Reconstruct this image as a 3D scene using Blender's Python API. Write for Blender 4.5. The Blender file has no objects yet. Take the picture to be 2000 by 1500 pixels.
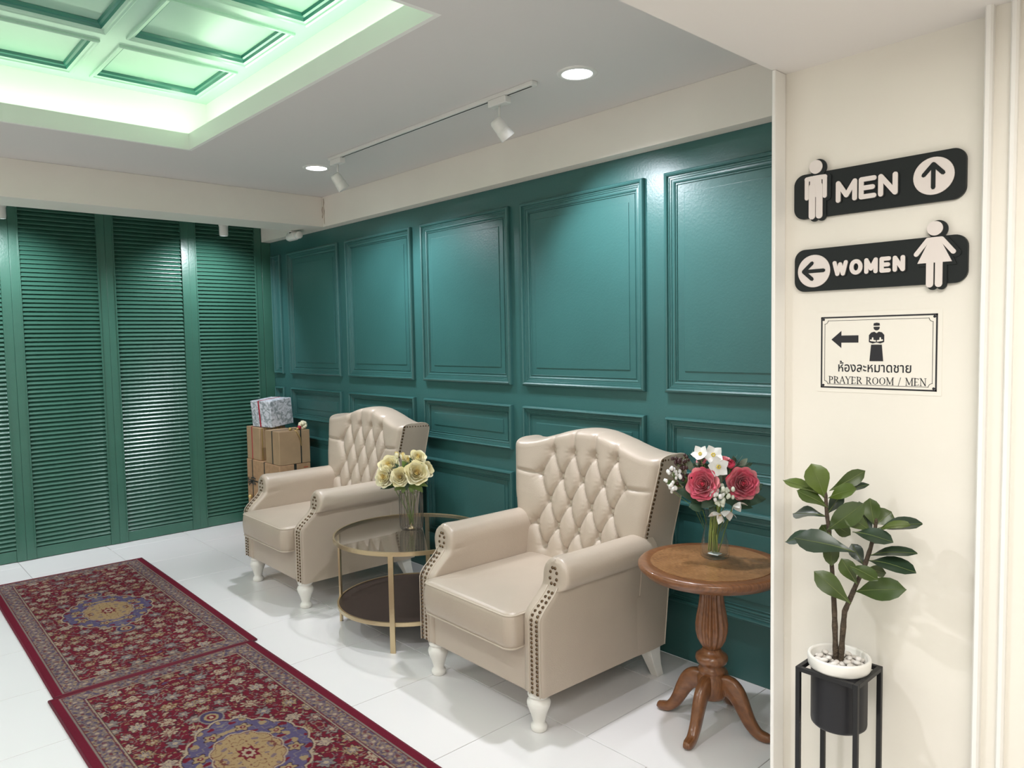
import bpy, bmesh, math, random
import numpy as np
from mathutils import Vector, Matrix, Euler
random.seed(7)
PI = math.pi
sc = bpy.context.scene
COL = sc.collection

# ------------------------------------------------------------------ camera
RW = ((0.67800543, 0.03274795, -0.73432704),
      (0.73482131, -0.05548711, 0.67598729),
      (-0.01860849, -0.99792222, -0.06168445))
FPX = 1455.59
H = 1.62
cd = bpy.data.cameras.new('camera'); cam = bpy.data.objects.new('camera', cd); COL.objects.link(cam)
cd.sensor_width = 36; cd.lens = FPX / 2000 * 36; cd.clip_start = 0.05; cd.clip_end = 60
cam.matrix_world = Matrix([[RW[i][0], -RW[i][1], -RW[i][2], (0, 0, H)[i]] for i in range(3)] + [[0, 0, 0, 1]])
sc.camera = cam
sc.view_settings.view_transform = 'Standard'; sc.view_settings.look = 'None'
sc.view_settings.gamma = 1; sc.view_settings.use_curve_mapping = False
sc.view_settings.exposure = 0.0
sc.cycles.transparent_max_bounces = 24

def at(px, py, Y):
    "point seen at a photo position on the upright plane y = Y"
    c = (px - 1000, py - 750, FPX)
    r = [sum(RW[i][k] * c[k] for k in range(3)) for i in range(3)]
    t = Y / r[1]
    return Vector((r[0] * t, Y, H + r[2] * t))

# ------------------------------------------------------------------ world and large lights
w = bpy.data.worlds.new('world'); sc.world = w; w.use_nodes = True
w.node_tree.nodes['Background'].inputs[0].default_value = (1.0, 0.97, 0.92, 1)
w.node_tree.nodes['Background'].inputs[1].default_value = 0.3

def area(name, loc, sx, sy, power, color, rot=(0, 0, 0), spread=180):
    d = bpy.data.lights.new(name, 'AREA'); d.shape = 'RECTANGLE'; d.size = sx; d.size_y = sy
    d.energy = power; d.color = color; d.spread = math.radians(spread)
    o = bpy.data.objects.new(name, d); COL.objects.link(o); o.location = loc; o.rotation_euler = rot
    return o

def spot(name, loc, target, power, color, angle=60, blend=0.5, radius=0.03):
    d = bpy.data.lights.new(name, 'SPOT'); d.energy = power; d.color = color
    d.spot_size = math.radians(angle); d.spot_blend = blend; d.shadow_soft_size = radius
    o = bpy.data.objects.new(name, d); COL.objects.link(o); o.location = loc
    v = Vector(target) - Vector(loc)
    o.rotation_euler = v.to_track_quat('-Z', 'Y').to_euler()
    return o

COOL = (0.92, 0.93, 1.0); NEUT = (1.0, 0.97, 0.92); WARM = (1.0, 0.90, 0.76); LIME = (0.75, 1.0, 0.72)
# fill lights added above the corridor and the unseen end of the room
area('corridor_fill', (-0.05, 0.7, 2.33), 0.6, 1.2, 32, (1.0, 0.975, 0.93))
area('corridor_fill', (0.6, -1.2, 2.33), 0.6, 1.2, 32, (1.0, 0.975, 0.93))
area('room_fill', (-3.2, -1.5, 2.74), 2.2, 0.5, 34, (0.97, 0.98, 1.0))
area('room_fill', (-5.2, -1.6, 2.50), 0.5, 0.9, 24, (0.97, 0.98, 1.0))
# cove strips hidden on the ledge of the ceiling recess
CZ = 2.875
area('cove_light', (-4.68, 0.43, CZ), 2.6, 0.06, 4.6, LIME, (0, PI, PI / 2))
area('cove_light', (-3.38, 1.75, CZ), 2.5, 0.06, 4.6, LIME, (PI, 0, 0))
area('cove_light', (-2.09, 0.43, CZ), 2.6, 0.06, 4.6, LIME, (0, PI, PI / 2))
area('cove_light', (-3.38, -0.89, CZ), 2.5, 0.06, 4.6, LIME, (PI, 0, 0))

# ------------------------------------------------------------------ materials
def mat(name, color, rough=0.5, metal=0.0, bump=None, var=0.0, vscale=8.0, coat=0.0, sheen=0.0, emit=None, spec=0.5, coatr=0.1):
    m = bpy.data.materials.new(name); m.use_nodes = True
    nt = m.node_tree; b = nt.nodes['Principled BSDF']
    b.inputs['Base Color'].default_value = (*color, 1)
    b.inputs['Roughness'].default_value = rough; b.inputs['Metallic'].default_value = metal
    b.inputs['Coat Weight'].default_value = coat; b.inputs['Coat Roughness'].default_value = coatr
    b.inputs['Sheen Weight'].default_value = sheen
    b.inputs['Specular IOR Level'].default_value = spec
    tc = nt.nodes.new('ShaderNodeTexCoord')
    if var:
        n = nt.nodes.new('ShaderNodeTexNoise'); n.inputs['Scale'].default_value = vscale; n.inputs['Detail'].default_value = 4
        nt.links.new(tc.outputs['Object'], n.inputs['Vector'])
        r = nt.nodes.new('ShaderNodeMapRange'); r.inputs[1].default_value = 0.3; r.inputs[2].default_value = 0.7
        r.inputs[3].default_value = 1 - var; r.inputs[4].default_value = 1 + var
        nt.links.new(n.outputs[0], r.inputs[0])
        mx = nt.nodes.new('ShaderNodeVectorMath'); mx.operation = 'SCALE'
        mx.inputs[0].default_value = color; nt.links.new(r.outputs[0], mx.inputs['Scale'])
        nt.links.new(mx.outputs[0], b.inputs['Base Color'])
    if bump:
        n = nt.nodes.new('ShaderNodeTexNoise'); n.inputs['Scale'].default_value = bump[0]; n.inputs['Detail'].default_value = 3
        nt.links.new(tc.outputs['Object'], n.inputs['Vector'])
        bp = nt.nodes.new('ShaderNodeBump'); bp.inputs['Strength'].default_value = bump[1]; bp.inputs['Distance'].default_value = 0.01
        nt.links.new(n.outputs[0], bp.inputs['Height']); nt.links.new(bp.outputs[0], b.inputs['Normal'])
    if emit:
        b.inputs['Emission Color'].default_value = (*emit[0], 1); b.inputs['Emission Strength'].default_value = emit[1]
    return m

def glass_mat(name, tint, gloss_rough=0.02, base=0.06, ior=1.5, tr=1.0):
    m = bpy.data.materials.new(name); m.use_nodes = True; nt = m.node_tree
    for n in list(nt.nodes): nt.nodes.remove(n)
    o = nt.nodes.new('ShaderNodeOutputMaterial'); t = nt.nodes.new('ShaderNodeBsdfTransparent'); g = nt.nodes.new('ShaderNodeBsdfGlossy')
    t.inputs[0].default_value = (*tint, 1); g.inputs['Roughness'].default_value = gloss_rough
    lw = nt.nodes.new('ShaderNodeLayerWeight'); lw.inputs[0].default_value = 0.5
    pw = nt.nodes.new('ShaderNodeMath'); pw.operation = 'POWER'; pw.inputs[1].default_value = 3.5
    a = nt.nodes.new('ShaderNodeMath'); a.operation = 'MULTIPLY_ADD'; a.inputs[1].default_value = 0.75; a.inputs[2].default_value = base; a.use_clamp = True
    x = nt.nodes.new('ShaderNodeMixShader')
    nt.links.new(lw.outputs['Facing'], pw.inputs[0]); nt.links.new(pw.outputs[0], a.inputs[0]); nt.links.new(a.outputs[0], x.inputs[0])
    nt.links.new(t.outputs[0], x.inputs[1]); nt.links.new(g.outputs[0], x.inputs[2]); nt.links.new(x.outputs[0], o.inputs[0])
    return m

def attr_mat(name, rough, bump):
    m = bpy.data.materials.new(name); m.use_nodes = True; nt = m.node_tree; b = nt.nodes['Principled BSDF']
    a = nt.nodes.new('ShaderNodeVertexColor'); a.layer_name = 'weave'
    nt.links.new(a.outputs[0], b.inputs['Base Color']); b.inputs['Roughness'].default_value = rough
    b.inputs['Specular IOR Level'].default_value = 0.15
    tc = nt.nodes.new('ShaderNodeTexCoord'); n = nt.nodes.new('ShaderNodeTexNoise'); n.inputs['Scale'].default_value = bump[0]
    nt.links.new(tc.outputs['Object'], n.inputs['Vector'])
    bp = nt.nodes.new('ShaderNodeBump'); bp.inputs['Strength'].default_value = bump[1]; bp.inputs['Distance'].default_value = 0.004
    nt.links.new(n.outputs[0], bp.inputs['Height']); nt.links.new(bp.outputs[0], b.inputs['Normal'])
    return m

M = {}
M['ceil'] = mat('ceiling_paint', (0.71, 0.685, 0.665), 0.85, bump=(60, 0.05))
M['beam'] = mat('beam_paint', (0.83, 0.79, 0.72), 0.6, bump=(30, 0.05), var=0.02, vscale=3)
M['cream'] = mat('cream_paint', (0.80, 0.76, 0.68), 0.6, bump=(40, 0.05), var=0.02, vscale=2)
M['whitetrim'] = mat('white_trim', (0.86, 0.84, 0.80), 0.35)
M['cove'] = mat('cove_paint', (0.88, 0.88, 0.84), 0.6)
M['wall'] = mat('green_wall_paint', (0.034, 0.122, 0.116), 0.35, bump=(90, 0.08), var=0.05, vscale=3, coat=0.15, coatr=0.3)
M['shut'] = mat('shutter_green_paint', (0.040, 0.130, 0.092), 0.30, bump=(70, 0.10), var=0.06, vscale=4, coat=0.2, coatr=0.25)
M['ceilgreen'] = mat('glossy_green_board', (0.44, 0.67, 0.54), 0.32, bump=(40, 0.05), coat=1.0, coatr=0.3)
M['tile'] = mat('floor_tile', (0.83, 0.815, 0.81), 0.28, var=0.012, vscale=2, coat=0.3, coatr=0.05)
M['grout'] = mat('grout', (0.30, 0.29, 0.27), 0.9)
M['leather'] = mat('champagne_leather', (0.475, 0.395, 0.315), 0.40, bump=(260, 0.10), var=0.03, vscale=6, coat=0.20, coatr=0.32, spec=0.65)
M['piping'] = mat('leather_piping', (0.54, 0.465, 0.375), 0.32)
M['stud'] = mat('bronze_nail', (0.13, 0.085, 0.05), 0.3, metal=0.9)
M['legwhite'] = mat('white_leg_paint', (0.80, 0.78, 0.73), 0.4, var=0.03, vscale=12)
M['gold'] = mat('brushed_gold', (0.60, 0.48, 0.30), 0.30, metal=0.9, bump=(80, 0.1))
M['tableglass'] = glass_mat('smoked_table_glass', (0.84, 0.83, 0.80), base=0.10)
M['vaseglass'] = glass_mat('clear_vase_glass', (0.955, 0.96, 0.955), base=0.02)
M['greyglass'] = glass_mat('grey_fluted_glass', (0.92, 0.905, 0.89), base=0.05)
M['darkboard'] = mat('dark_brown_board', (0.035, 0.022, 0.020), 0.35, var=0.1, vscale=10)
M['black'] = mat('black_metal', (0.011, 0.011, 0.012), 0.45, spec=0.35)
M['pot'] = mat('black_pot', (0.012, 0.012, 0.015), 0.42, spec=0.35)
M['potwhite'] = mat('white_ceramic', (0.80, 0.78, 0.73), 0.4)
M['soil'] = mat('dark_soil', (0.05, 0.035, 0.025), 0.9, bump=(120, 0.6))
M['pebble'] = mat('pebble', (0.62, 0.58, 0.53), 0.6, var=0.15, vscale=25)
M['pebble2'] = mat('pebble_light', (0.74, 0.71, 0.67), 0.6, var=0.10, vscale=25)
M['bark'] = mat('plant_bark', (0.070, 0.050, 0.032), 0.85, bump=(120, 0.9), var=0.35, vscale=60)
M['leafg'] = mat('fig_leaf', (0.042, 0.070, 0.010), 0.38, var=0.2, vscale=14, coat=0.2, coatr=0.3)
M['midrib'] = mat('leaf_midrib', (0.13, 0.17, 0.05), 0.5)
M['leafd'] = mat('fig_leaf_dark', (0.020, 0.040, 0.020), 0.35, var=0.2, vscale=14, coat=0.25, coatr=0.3)
M['leafy'] = mat('fig_leaf_young', (0.075, 0.115, 0.012), 0.40, var=0.15, vscale=14, coat=0.2, coatr=0.3)
M['signdark'] = mat('black_acrylic', (0.010, 0.013, 0.013), 0.45, spec=0.3)
M['signface'] = mat('pale_pink_acrylic', (0.74, 0.67, 0.63), 0.35)
M['paper'] = mat('laminated_paper', (0.82, 0.78, 0.70), 0.3, coat=0.5, coatr=0.08)
M['ink'] = mat('black_ink', (0.012, 0.012, 0.016), 0.5)
M['whiteplastic'] = mat('white_plastic', (0.78, 0.77, 0.74), 0.35)
M['lens'] = mat('lit_lamp_lens', (0.9, 0.9, 0.9), 0.4, emit=((0.93, 0.96, 1.0), 9))
M['pink'] = mat('pink_petal', (0.76, 0.125, 0.20), 0.6, var=0.25, vscale=25, sheen=0.3)
M['pinkd'] = mat('deep_pink_petal', (0.70, 0.060, 0.13), 0.6, var=0.25, vscale=25, sheen=0.3)
M['pinkl'] = mat('pale_pink_petal', (0.80, 0.29, 0.32), 0.6, var=0.2, vscale=25, sheen=0.3)
M['yel'] = mat('cream_yellow_petal', (0.90, 0.82, 0.50), 0.6, var=0.08, vscale=30, sheen=0.3)
M['yelc'] = mat('yellow_heart_petal', (0.88, 0.72, 0.30), 0.6, var=0.08, vscale=30, sheen=0.3)
M['yelw'] = mat('ivory_petal', (0.91, 0.86, 0.62), 0.6, var=0.06, vscale=30, sheen=0.3)
M['whitep'] = mat('white_petal', (0.82, 0.81, 0.78), 0.6, var=0.05, vscale=30)
M['stamen'] = mat('yellow_stamen', (0.70, 0.55, 0.10), 0.6)
M['stem'] = mat('green_stem', (0.13, 0.20, 0.04), 0.5, var=0.2, vscale=30)
M['bleaf'] = mat('bouquet_leaf', (0.035, 0.075, 0.040), 0.5, var=0.25, vscale=25)
M['bleafl'] = mat('grey_green_leaf', (0.16, 0.20, 0.14), 0.6, var=0.2, vscale=25)
M['berry'] = mat('dark_berry', (0.05, 0.018, 0.018), 0.4)
M['kraft'] = mat('kraft_paper', (0.42, 0.285, 0.165), 0.6, var=0.06, vscale=10)
M['kraftd'] = mat('brown_printed_paper', (0.44, 0.27, 0.15), 0.6, var=0.12, vscale=30)
M['ribk'] = mat('black_ribbon', (0.03, 0.035, 0.03), 0.5)
M['ribr'] = mat('red_ribbon', (0.42, 0.015, 0.035), 0.4)
M['ribg'] = mat('gold_ribbon', (0.62, 0.44, 0.17), 0.35, metal=0.5)
M['crack'] = mat('exposed_plaster', (0.40, 0.33, 0.25), 0.9)

def wood_mat():
    m = bpy.data.materials.new('carved_brown_wood'); m.use_nodes = True; nt = m.node_tree; b = nt.nodes['Principled BSDF']
    tc = nt.nodes.new('ShaderNodeTexCoord'); mp = nt.nodes.new('ShaderNodeMapping'); mp.inputs['Scale'].default_value = (3, 30, 6)
    n = nt.nodes.new('ShaderNodeTexNoise'); n.inputs['Scale'].default_value = 6; n.inputs['Detail'].default_value = 6
    cr = nt.nodes.new('ShaderNodeValToRGB')
    cr.color_ramp.elements[0].position = 0.3; cr.color_ramp.elements[0].color = (0.125, 0.045, 0.016, 1)
    cr.color_ramp.elements[1].position = 0.7; cr.color_ramp.elements[1].color = (0.235, 0.095, 0.034, 1)
    nt.links.new(tc.outputs['Object'], mp.inputs[0]); nt.links.new(mp.outputs[0], n.inputs['Vector'])
    nt.links.new(n.outputs[0], cr.inputs[0]); nt.links.new(cr.outputs[0], b.inputs['Base Color'])
    b.inputs['Roughness'].default_value = 0.3; b.inputs['Coat Weight'].default_value = 0.3
    return m
M['wood'] = wood_mat()

def burl_mat():   # table top inlay: speckled veneer with radiating matched leaves
    m = bpy.data.materials.new('burl_veneer'); m.use_nodes = True; nt = m.node_tree; b = nt.nodes['Principled BSDF']
    tc = nt.nodes.new('ShaderNodeTexCoord'); mp = nt.nodes.new('ShaderNodeMapping'); mp.inputs['Scale'].default_value = (40, 120, 1); mp.inputs['Rotation'].default_value = (0, 0, 0.6)
    n = nt.nodes.new('ShaderNodeTexNoise'); n.inputs['Scale'].default_value = 1.5; n.inputs['Detail'].default_value = 5
    g = nt.nodes.new('ShaderNodeTexNoise'); g.inputs['Scale'].default_value = 7
    ad = nt.nodes.new('ShaderNodeMath'); ad.operation = 'MULTIPLY_ADD'; ad.inputs[1].default_value = 0.5
    cr = nt.nodes.new('ShaderNodeValToRGB')
    cr.color_ramp.elements[0].position = 0.52; cr.color_ramp.elements[0].color = (0.15, 0.062, 0.02, 1)
    cr.color_ramp.elements[1].position = 0.95; cr.color_ramp.elements[1].color = (0.40, 0.205, 0.085, 1)
    nt.links.new(tc.outputs['Object'], mp.inputs[0]); nt.links.new(mp.outputs[0], n.inputs['Vector'])
    nt.links.new(tc.outputs['Object'], g.inputs['Vector'])
    nt.links.new(g.outputs[0], ad.inputs[0]); nt.links.new(n.outputs[0], ad.inputs[2])
    nt.links.new(ad.outputs[0], cr.inputs[0]); nt.links.new(cr.outputs[0], b.inputs['Base Color'])
    b.inputs['Roughness'].default_value = 0.28; b.inputs['Coat Weight'].default_value = 0.3
    return m
M['burl'] = burl_mat()

def marble_paper():
    m = bpy.data.materials.new('patterned_gift_paper'); m.use_nodes = True; nt = m.node_tree; b = nt.nodes['Principled BSDF']
    tc = nt.nodes.new('ShaderNodeTexCoord'); n = nt.nodes.new('ShaderNodeTexNoise'); n.inputs['Scale'].default_value = 22; n.inputs['Detail'].default_value = 6
    n.inputs['Distortion'].default_value = 1.5
    cr = nt.nodes.new('ShaderNodeValToRGB')
    cr.color_ramp.elements[0].position = 0.42; cr.color_ramp.elements[0].color = (0.30, 0.34, 0.37, 1)
    cr.color_ramp.elements[1].position = 0.56; cr.color_ramp.elements[1].color = (0.70, 0.72, 0.78, 1)
    nt.links.new(tc.outputs['Object'], n.inputs['Vector']); nt.links.new(n.outputs[0], cr.inputs[0]); nt.links.new(cr.outputs[0], b.inputs['Base Color'])
    b.inputs['Roughness'].default_value = 0.5
    return m
M['marble'] = marble_paper()

# ------------------------------------------------------------------ object helpers
def tag(o, label=None, cat=None, group=None, kind=None):
    if label: o['label'] = label
    if cat: o['category'] = cat
    if group: o['group'] = group
    if kind: o['kind'] = kind
    return o

def empty(name, loc, label=None, cat=None, group=None, rz=0):
    o = bpy.data.objects.new(name, None); COL.objects.link(o); o.location = loc; o.rotation_euler = (0, 0, rz)
    o.empty_display_size = 0.05
    return tag(o, label, cat, group)

def obj(name, me, parent=None, loc=None, m=None):
    o = bpy.data.objects.new(name, me); COL.objects.link(o)
    if parent: o.parent = parent
    if loc is not None: o.location = loc
    return o

class MB:
    def __init__(s): s.v = []; s.f = []; s.sm = []; s.k = 0
    def add(s, vs, fs, smooth=False):
        n = len(s.v); s.v += [tuple(p) for p in vs]; s.f += [tuple(i + n for i in f) for f in fs]; s.sm += [smooth] * len(fs); return s
    def box(s, a, b):
        x0, y0, z0 = a; x1, y1, z1 = b
        return s.add([(x0, y0, z0), (x1, y0, z0), (x1, y1, z0), (x0, y1, z0), (x0, y0, z1), (x1, y0, z1), (x1, y1, z1), (x0, y1, z1)],
                     [(0, 3, 2, 1), (4, 5, 6, 7), (0, 1, 5, 4), (1, 2, 6, 5), (2, 3, 7, 6), (3, 0, 4, 7)])
    def lathe(s, prof, c=(0, 0, 0), n=32, flute=None):
        vs = []; fs = []
        for k, (r, z) in enumerate(prof):
            for i in range(n):
                a = 2 * PI * i / n; rr = r
                if flute: rr = r * (1 - flute[k] * (0.5 + 0.5 * math.cos(flute[-1] * a)))
                vs.append((c[0] + rr * math.cos(a), c[1] + rr * math.sin(a), c[2] + z))
        for k in range(len(prof) - 1):
            for i in range(n):
                j = (i + 1) % n; fs.append((k * n + i, k * n + j, (k + 1) * n + j, (k + 1) * n + i))
        fs.append(tuple(range(n - 1, -1, -1))); fs.append(tuple((len(prof) - 1) * n + i for i in range(n)))
        return s.add(vs, fs, True)
    def tube(s, pts, rad, n=8, closed=False, flat=None):
        pts = [Vector(p) for p in pts]; K = len(pts); vs = []; fs = []
        rads = rad if isinstance(rad, (list, tuple)) else [rad] * K
        up = None
        for k in range(K):
            if closed: t = pts[(k + 1) % K] - pts[k - 1]
            else: t = pts[min(k + 1, K - 1)] - pts[max(k - 1, 0)]
            t.normalize()
            if up is None: up = Vector((0, 0, 1)) if abs(t.z) < 0.9 else Vector((1, 0, 0))
            a = t.cross(up)
            if a.length < 1e-5: a = t.cross(Vector((0.3, 1, 0.2)))
            a.normalize(); b = a.cross(t).normalized(); up = b
            for i in range(n):
                th = 2 * PI * i / n
                vs.append(pts[k] + (a * math.cos(th) + b * math.sin(th) * (flat or 1)) * rads[k])
        R = K if closed else K - 1
        for k in range(R):
            for i in range(n):
                j = (i + 1) % n; k2 = (k + 1) % K
                fs.append((k * n + i, k * n + j, k2 * n + j, k2 * n + i))
        if not closed:
            fs.append(tuple(range(n - 1, -1, -1))); fs.append(tuple((K - 1) * n + i for i in range(n)))
        return s.add(vs, fs, True)
    def sphere(s, c, r, n=8, m=6, sc3=(1, 1, 1)):
        vs = [(c[0], c[1], c[2] - r * sc3[2])]; fs = []
        for k in range(1, m):
            ph = -PI / 2 + PI * k / m
            for i in range(n):
                a = 2 * PI * i / n
                vs.append((c[0] + r * sc3[0] * math.cos(ph) * math.cos(a), c[1] + r * sc3[1] * math.cos(ph) * math.sin(a), c[2] + r * sc3[2] * math.sin(ph)))
        vs.append((c[0], c[1], c[2] + r * sc3[2]))
        for i in range(n): fs.append((0, 1 + (i + 1) % n, 1 + i)); fs.append((len(vs) - 1, 1 + (m - 2) * n + i, 1 + (m - 2) * n + (i + 1) % n))
        for k in range(m - 2):
            for i in range(n):
                j = (i + 1) % n; fs.append((1 + k * n + i, 1 + k * n + j, 1 + (k + 1) * n + j, 1 + (k + 1) * n + i))
        return s.add(vs, fs, True)
    def prism(s, poly, y0, y1):   # outline in x,z pushed along y; successive strokes step by a hair so faces never coincide
        n = len(poly); e = min(0.00012, abs(y1 - y0) * 0.06) * (s.k % 8); s.k += 1; y0 = y0 - e; y1 = y1 + e * 0.2
        vs = [(x, y0, z) for x, z in poly] + [(x, y1, z) for x, z in poly]
        fs = [tuple(range(n)), tuple(range(2 * n - 1, n - 1, -1))] + [(i, i + n, (i + 1) % n + n, (i + 1) % n) for i in range(n)]
        return s.add(vs, fs)
    def mesh(s, name, m, bevel=0, seg=2, fix=True, auto=None):
        me = bpy.data.meshes.new(name); me.from_pydata(s.v, [], s.f)
        me.polygons.foreach_set('use_smooth', s.sm)
        if bevel or fix:
            bm = bmesh.new(); bm.from_mesh(me)
            bmesh.ops.recalc_face_normals(bm, faces=bm.faces)
            if bevel:
                es = [e for e in bm.edges if len(e.link_faces) == 2 and e.calc_face_angle(0) > 0.5]
                r_ = bmesh.ops.bevel(bm, geom=es, offset=bevel, segments=seg, affect='EDGES', profile=0.5, clamp_overlap=True)
                if seg > 1:
                    for f in r_['faces']: f.smooth = True
            bm.to_mesh(me); bm.free()
        if auto: me.set_sharp_from_angle(angle=math.radians(auto))
        me.materials.append(m)
        return me
    def build(s, name, m, parent=None, loc=None, **k):
        return obj(name, s.mesh(name, m, **k), parent, loc)

def boxobj(name, a, b, m, parent=None, bevel=0, **t):
    a = Vector(a); b = Vector(b); c = (a + b) / 2
    o = MB().box(a - c, b - c).build(name, m, parent, c, bevel=bevel)
    return tag(o, **t)

def capsule(p, q, r, n=8):   # outline in 2D of a rounded stroke
    (x0, z0), (x1, z1) = p, q
    a = math.atan2(z1 - z0, x1 - x0); out = []
    for i in range(n + 1): t = a - PI / 2 + PI * i / n; out.append((x1 + r * math.cos(t), z1 + r * math.sin(t)))
    for i in range(n + 1): t = a + PI / 2 + PI * i / n; out.append((x0 + r * math.cos(t), z0 + r * math.sin(t)))
    return out

def rrect(x0, z0, x1, z1, r, n=8):
    out = []
    for cx, cz, a0 in ((x1 - r, z0 + r, -PI / 2), (x1 - r, z1 - r, 0), (x0 + r, z1 - r, PI / 2), (x0 + r, z0 + r, PI)):
        for i in range(n + 1): a = a0 + PI / 2 * i / n; out.append((cx + r * math.cos(a), cz + r * math.sin(a)))
    return out

# ------------------------------------------------------------------ room shell
XS, YG, ZC, ZB, YC, ZS = -6.61, 3.08, 2.77, 2.535, 2.10, 2.37
boxobj('wall_back', (-6.8, YG, 0), (-1.0, YG + 0.12, 2.9), M['wall'], kind='structure')
wall_back = bpy.data.objects['wall_back']
boxobj('wall_left', (-6.85, -2.4, 0), (XS - 0.035, YG, 2.9), M['shut'], kind='structure')
boxobj('wall_front', (-6.85, -2.5, 0), (2.2, -2.4, 2.9), M['cream'], kind='structure')
boxobj('wall_right', (2.0, -2.4, 0), (2.1, YG, 2.9), M['cream'], kind='structure')
# floor with separate tiles, half bond
fl = boxobj('floor', (-6.8, -2.4, -0.06), (2.0, YG, -0.004), M['grout'], kind='structure')
PX, PY = 0.5978, 0.6005; x0a, x0b = -2.266, -1.972; g = 0.0018
cache = {}
def tile(xa, xb, ya, yb):
    xa, xb, ya, yb = max(xa, XS - 0.03), min(xb, 2.0), max(ya, -2.4), min(yb, YG)
    if xb - xa < 0.03 or yb - ya < 0.03: return
    key = (round(xb - xa, 4), round(yb - ya, 4))
    if key not in cache:
        hx, hy = key[0] / 2 - g, key[1] / 2 - g
        cache[key] = MB().box((-hx, -hy, -0.006), (hx, hy, 0)).mesh('tile', M['tile'], bevel=0.0008, seg=1)
    o = obj('tile', cache[key], fl); o.location = Vector(((xa + xb) / 2, (ya + yb) / 2, 0)) - fl.location
for r in range(-4, 5):
    ya = 0.987 + r * PY
    base = x0a if (r % 2 == 1) else x0b
    for k in range(-8, 8):
        xa = base + k * PX
        if xa < -6.7 - PX: continue
        tile(xa, xa + PX, ya, ya + PY)

# main ceiling as four slabs round the recess
RX0, RX1, RY0, RY1 = -4.592, -2.177, -0.80, 1.66
D = 0.18; ZG = 3.11
mb = MB()
t = 0.02
for a, b in (((-6.8, -2.4), (RX0 - t, YG)), ((RX1 + t, -2.4), (-1.0, YG)), ((RX0 - t, -2.4), (RX1 + t, RY0 - t)), ((RX0 - t, RY1 + t), (RX1 + t, YG))):
    mb.box((a[0], a[1], ZC), (b[0], b[1], ZC + 0.055))
ceil = mb.build('ceiling', M['ceil']); tag(ceil, kind='structure')
mb = MB()   # upstand round the recess edge
t = 0.02
mb.box((RX0 - t, RY0 - t, ZC), (RX0, RY1 + t, 2.864)); mb.box((RX1, RY0 - t, ZC), (RX1 + t, RY1 + t, 2.864))
mb.box((RX0, RY1, ZC), (RX1, RY1 + t, 2.864)); mb.box((RX0, RY0 - t, ZC), (RX1, RY0, 2.864))
tag(mb.build('trim_1', M['cove'], fix=False), kind='structure')
mb = MB()   # cove walls
X0, X1, Y0, Y1 = RX0 - D, RX1 + D, RY0 - D, RY1 + D
for a, b in (((X0 - .03, Y0 - .03), (X0, Y1 + .03)), ((X1, Y0 - .03), (X1 + .03, Y1 + .03)), ((X0, Y1), (X1, Y1 + .03)), ((X0, Y0 - .03), (X1, Y0))):
    mb.box((a[0], a[1], ZC + 0.055), (b[0], b[1], ZG + 0.1))
tag(mb.build('trim_2', M['cove'], fix=False), kind='structure')
# green coffered board
brd = boxobj('coffered_ceiling_board', (X0, Y0, ZG + 0.03), (X1, Y1, ZG + 0.06), M['ceilgreen'],
             label='glossy green coffered board inside the lit ceiling recess', cat='ceiling panel')
def frame_loop(x0, x1, z0, z1, prof):
    "mitred moulding: prof = (inset, height) pairs; returns verts, faces in (x, z, h)"
    vs = []; n = len(prof)
    for ins, h in prof:
        vs += [(x0 + ins, z0 + ins, h), (x1 - ins, z0 + ins, h), (x1 - ins, z1 - ins, h), (x0 + ins, z1 - ins, h)]
    fs = []
    for k in range(n - 1):
        for i in range(4):
            j = (i + 1) % 4; fs.append((k * 4 + i, k * 4 + j, k * 4 + 4 + j, k * 4 + 4 + i))
    return vs, fs
cxs = [-4.65 + 0.683 * k for k in range(4)]; cys = [1.173 - 0.685 * k for k in range(4)]
xsE = [X0] + [v for c in cxs for v in (c, c + 0.545)] + [X1]
ysE = [Y0] + [v for c in reversed(cys) for v in (c, c + 0.575)] + [Y1]
o_ = brd.location
for i in range(0, len(ysE) - 1, 2):   # long rails
    boxobj('rail', Vector((X0, ysE[i], ZG)) - o_, Vector((X1, ysE[i + 1], ZG + 0.03)) - o_, M['ceilgreen'], brd)
for i in range(0, len(xsE) - 1, 2):
    for j in range(1, len(ysE) - 2, 2):
        boxobj('rail', Vector((xsE[i], ysE[j], ZG)) - o_, Vector((xsE[i + 1], ysE[j + 1], ZG + 0.03)) - o_, M['ceilgreen'], brd)
vs, fs = frame_loop(-0.545 / 2 - 0.012, 0.545 / 2 + 0.012, -0.575 / 2 - 0.012, 0.575 / 2 + 0.012,
                    [(0, 0), (0, 0.010), (0.006, 0.014), (0.014, 0.010), (0.018, 0.004), (0.03, 0.0)])
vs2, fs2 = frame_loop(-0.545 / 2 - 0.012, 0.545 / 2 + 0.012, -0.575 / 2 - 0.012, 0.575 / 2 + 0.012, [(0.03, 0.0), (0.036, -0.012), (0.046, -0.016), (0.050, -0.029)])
M['coffshade'] = mat('shaded_green_inner_edge', (0.03, 0.20, 0.15), 0.35, coat=0.5)  # shade on the moulding's inner step, put into a darker green
ce = MB().add([(x, y, -h) for x, y, h in vs2], fs2).mesh('inner_edge', M['coffshade'], fix=False)
cm = MB().add([(x, y, -h) for x, y, h in vs], fs).mesh('coffer_moulding', M['ceilgreen'], fix=False)
for cx in cxs:
    for cy in cys:
        o = obj('coffer_moulding', cm, brd); o.location = Vector((cx + 0.2725, cy + 0.2875, ZG)) - o_; obj('inner_edge', ce, o)

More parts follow.
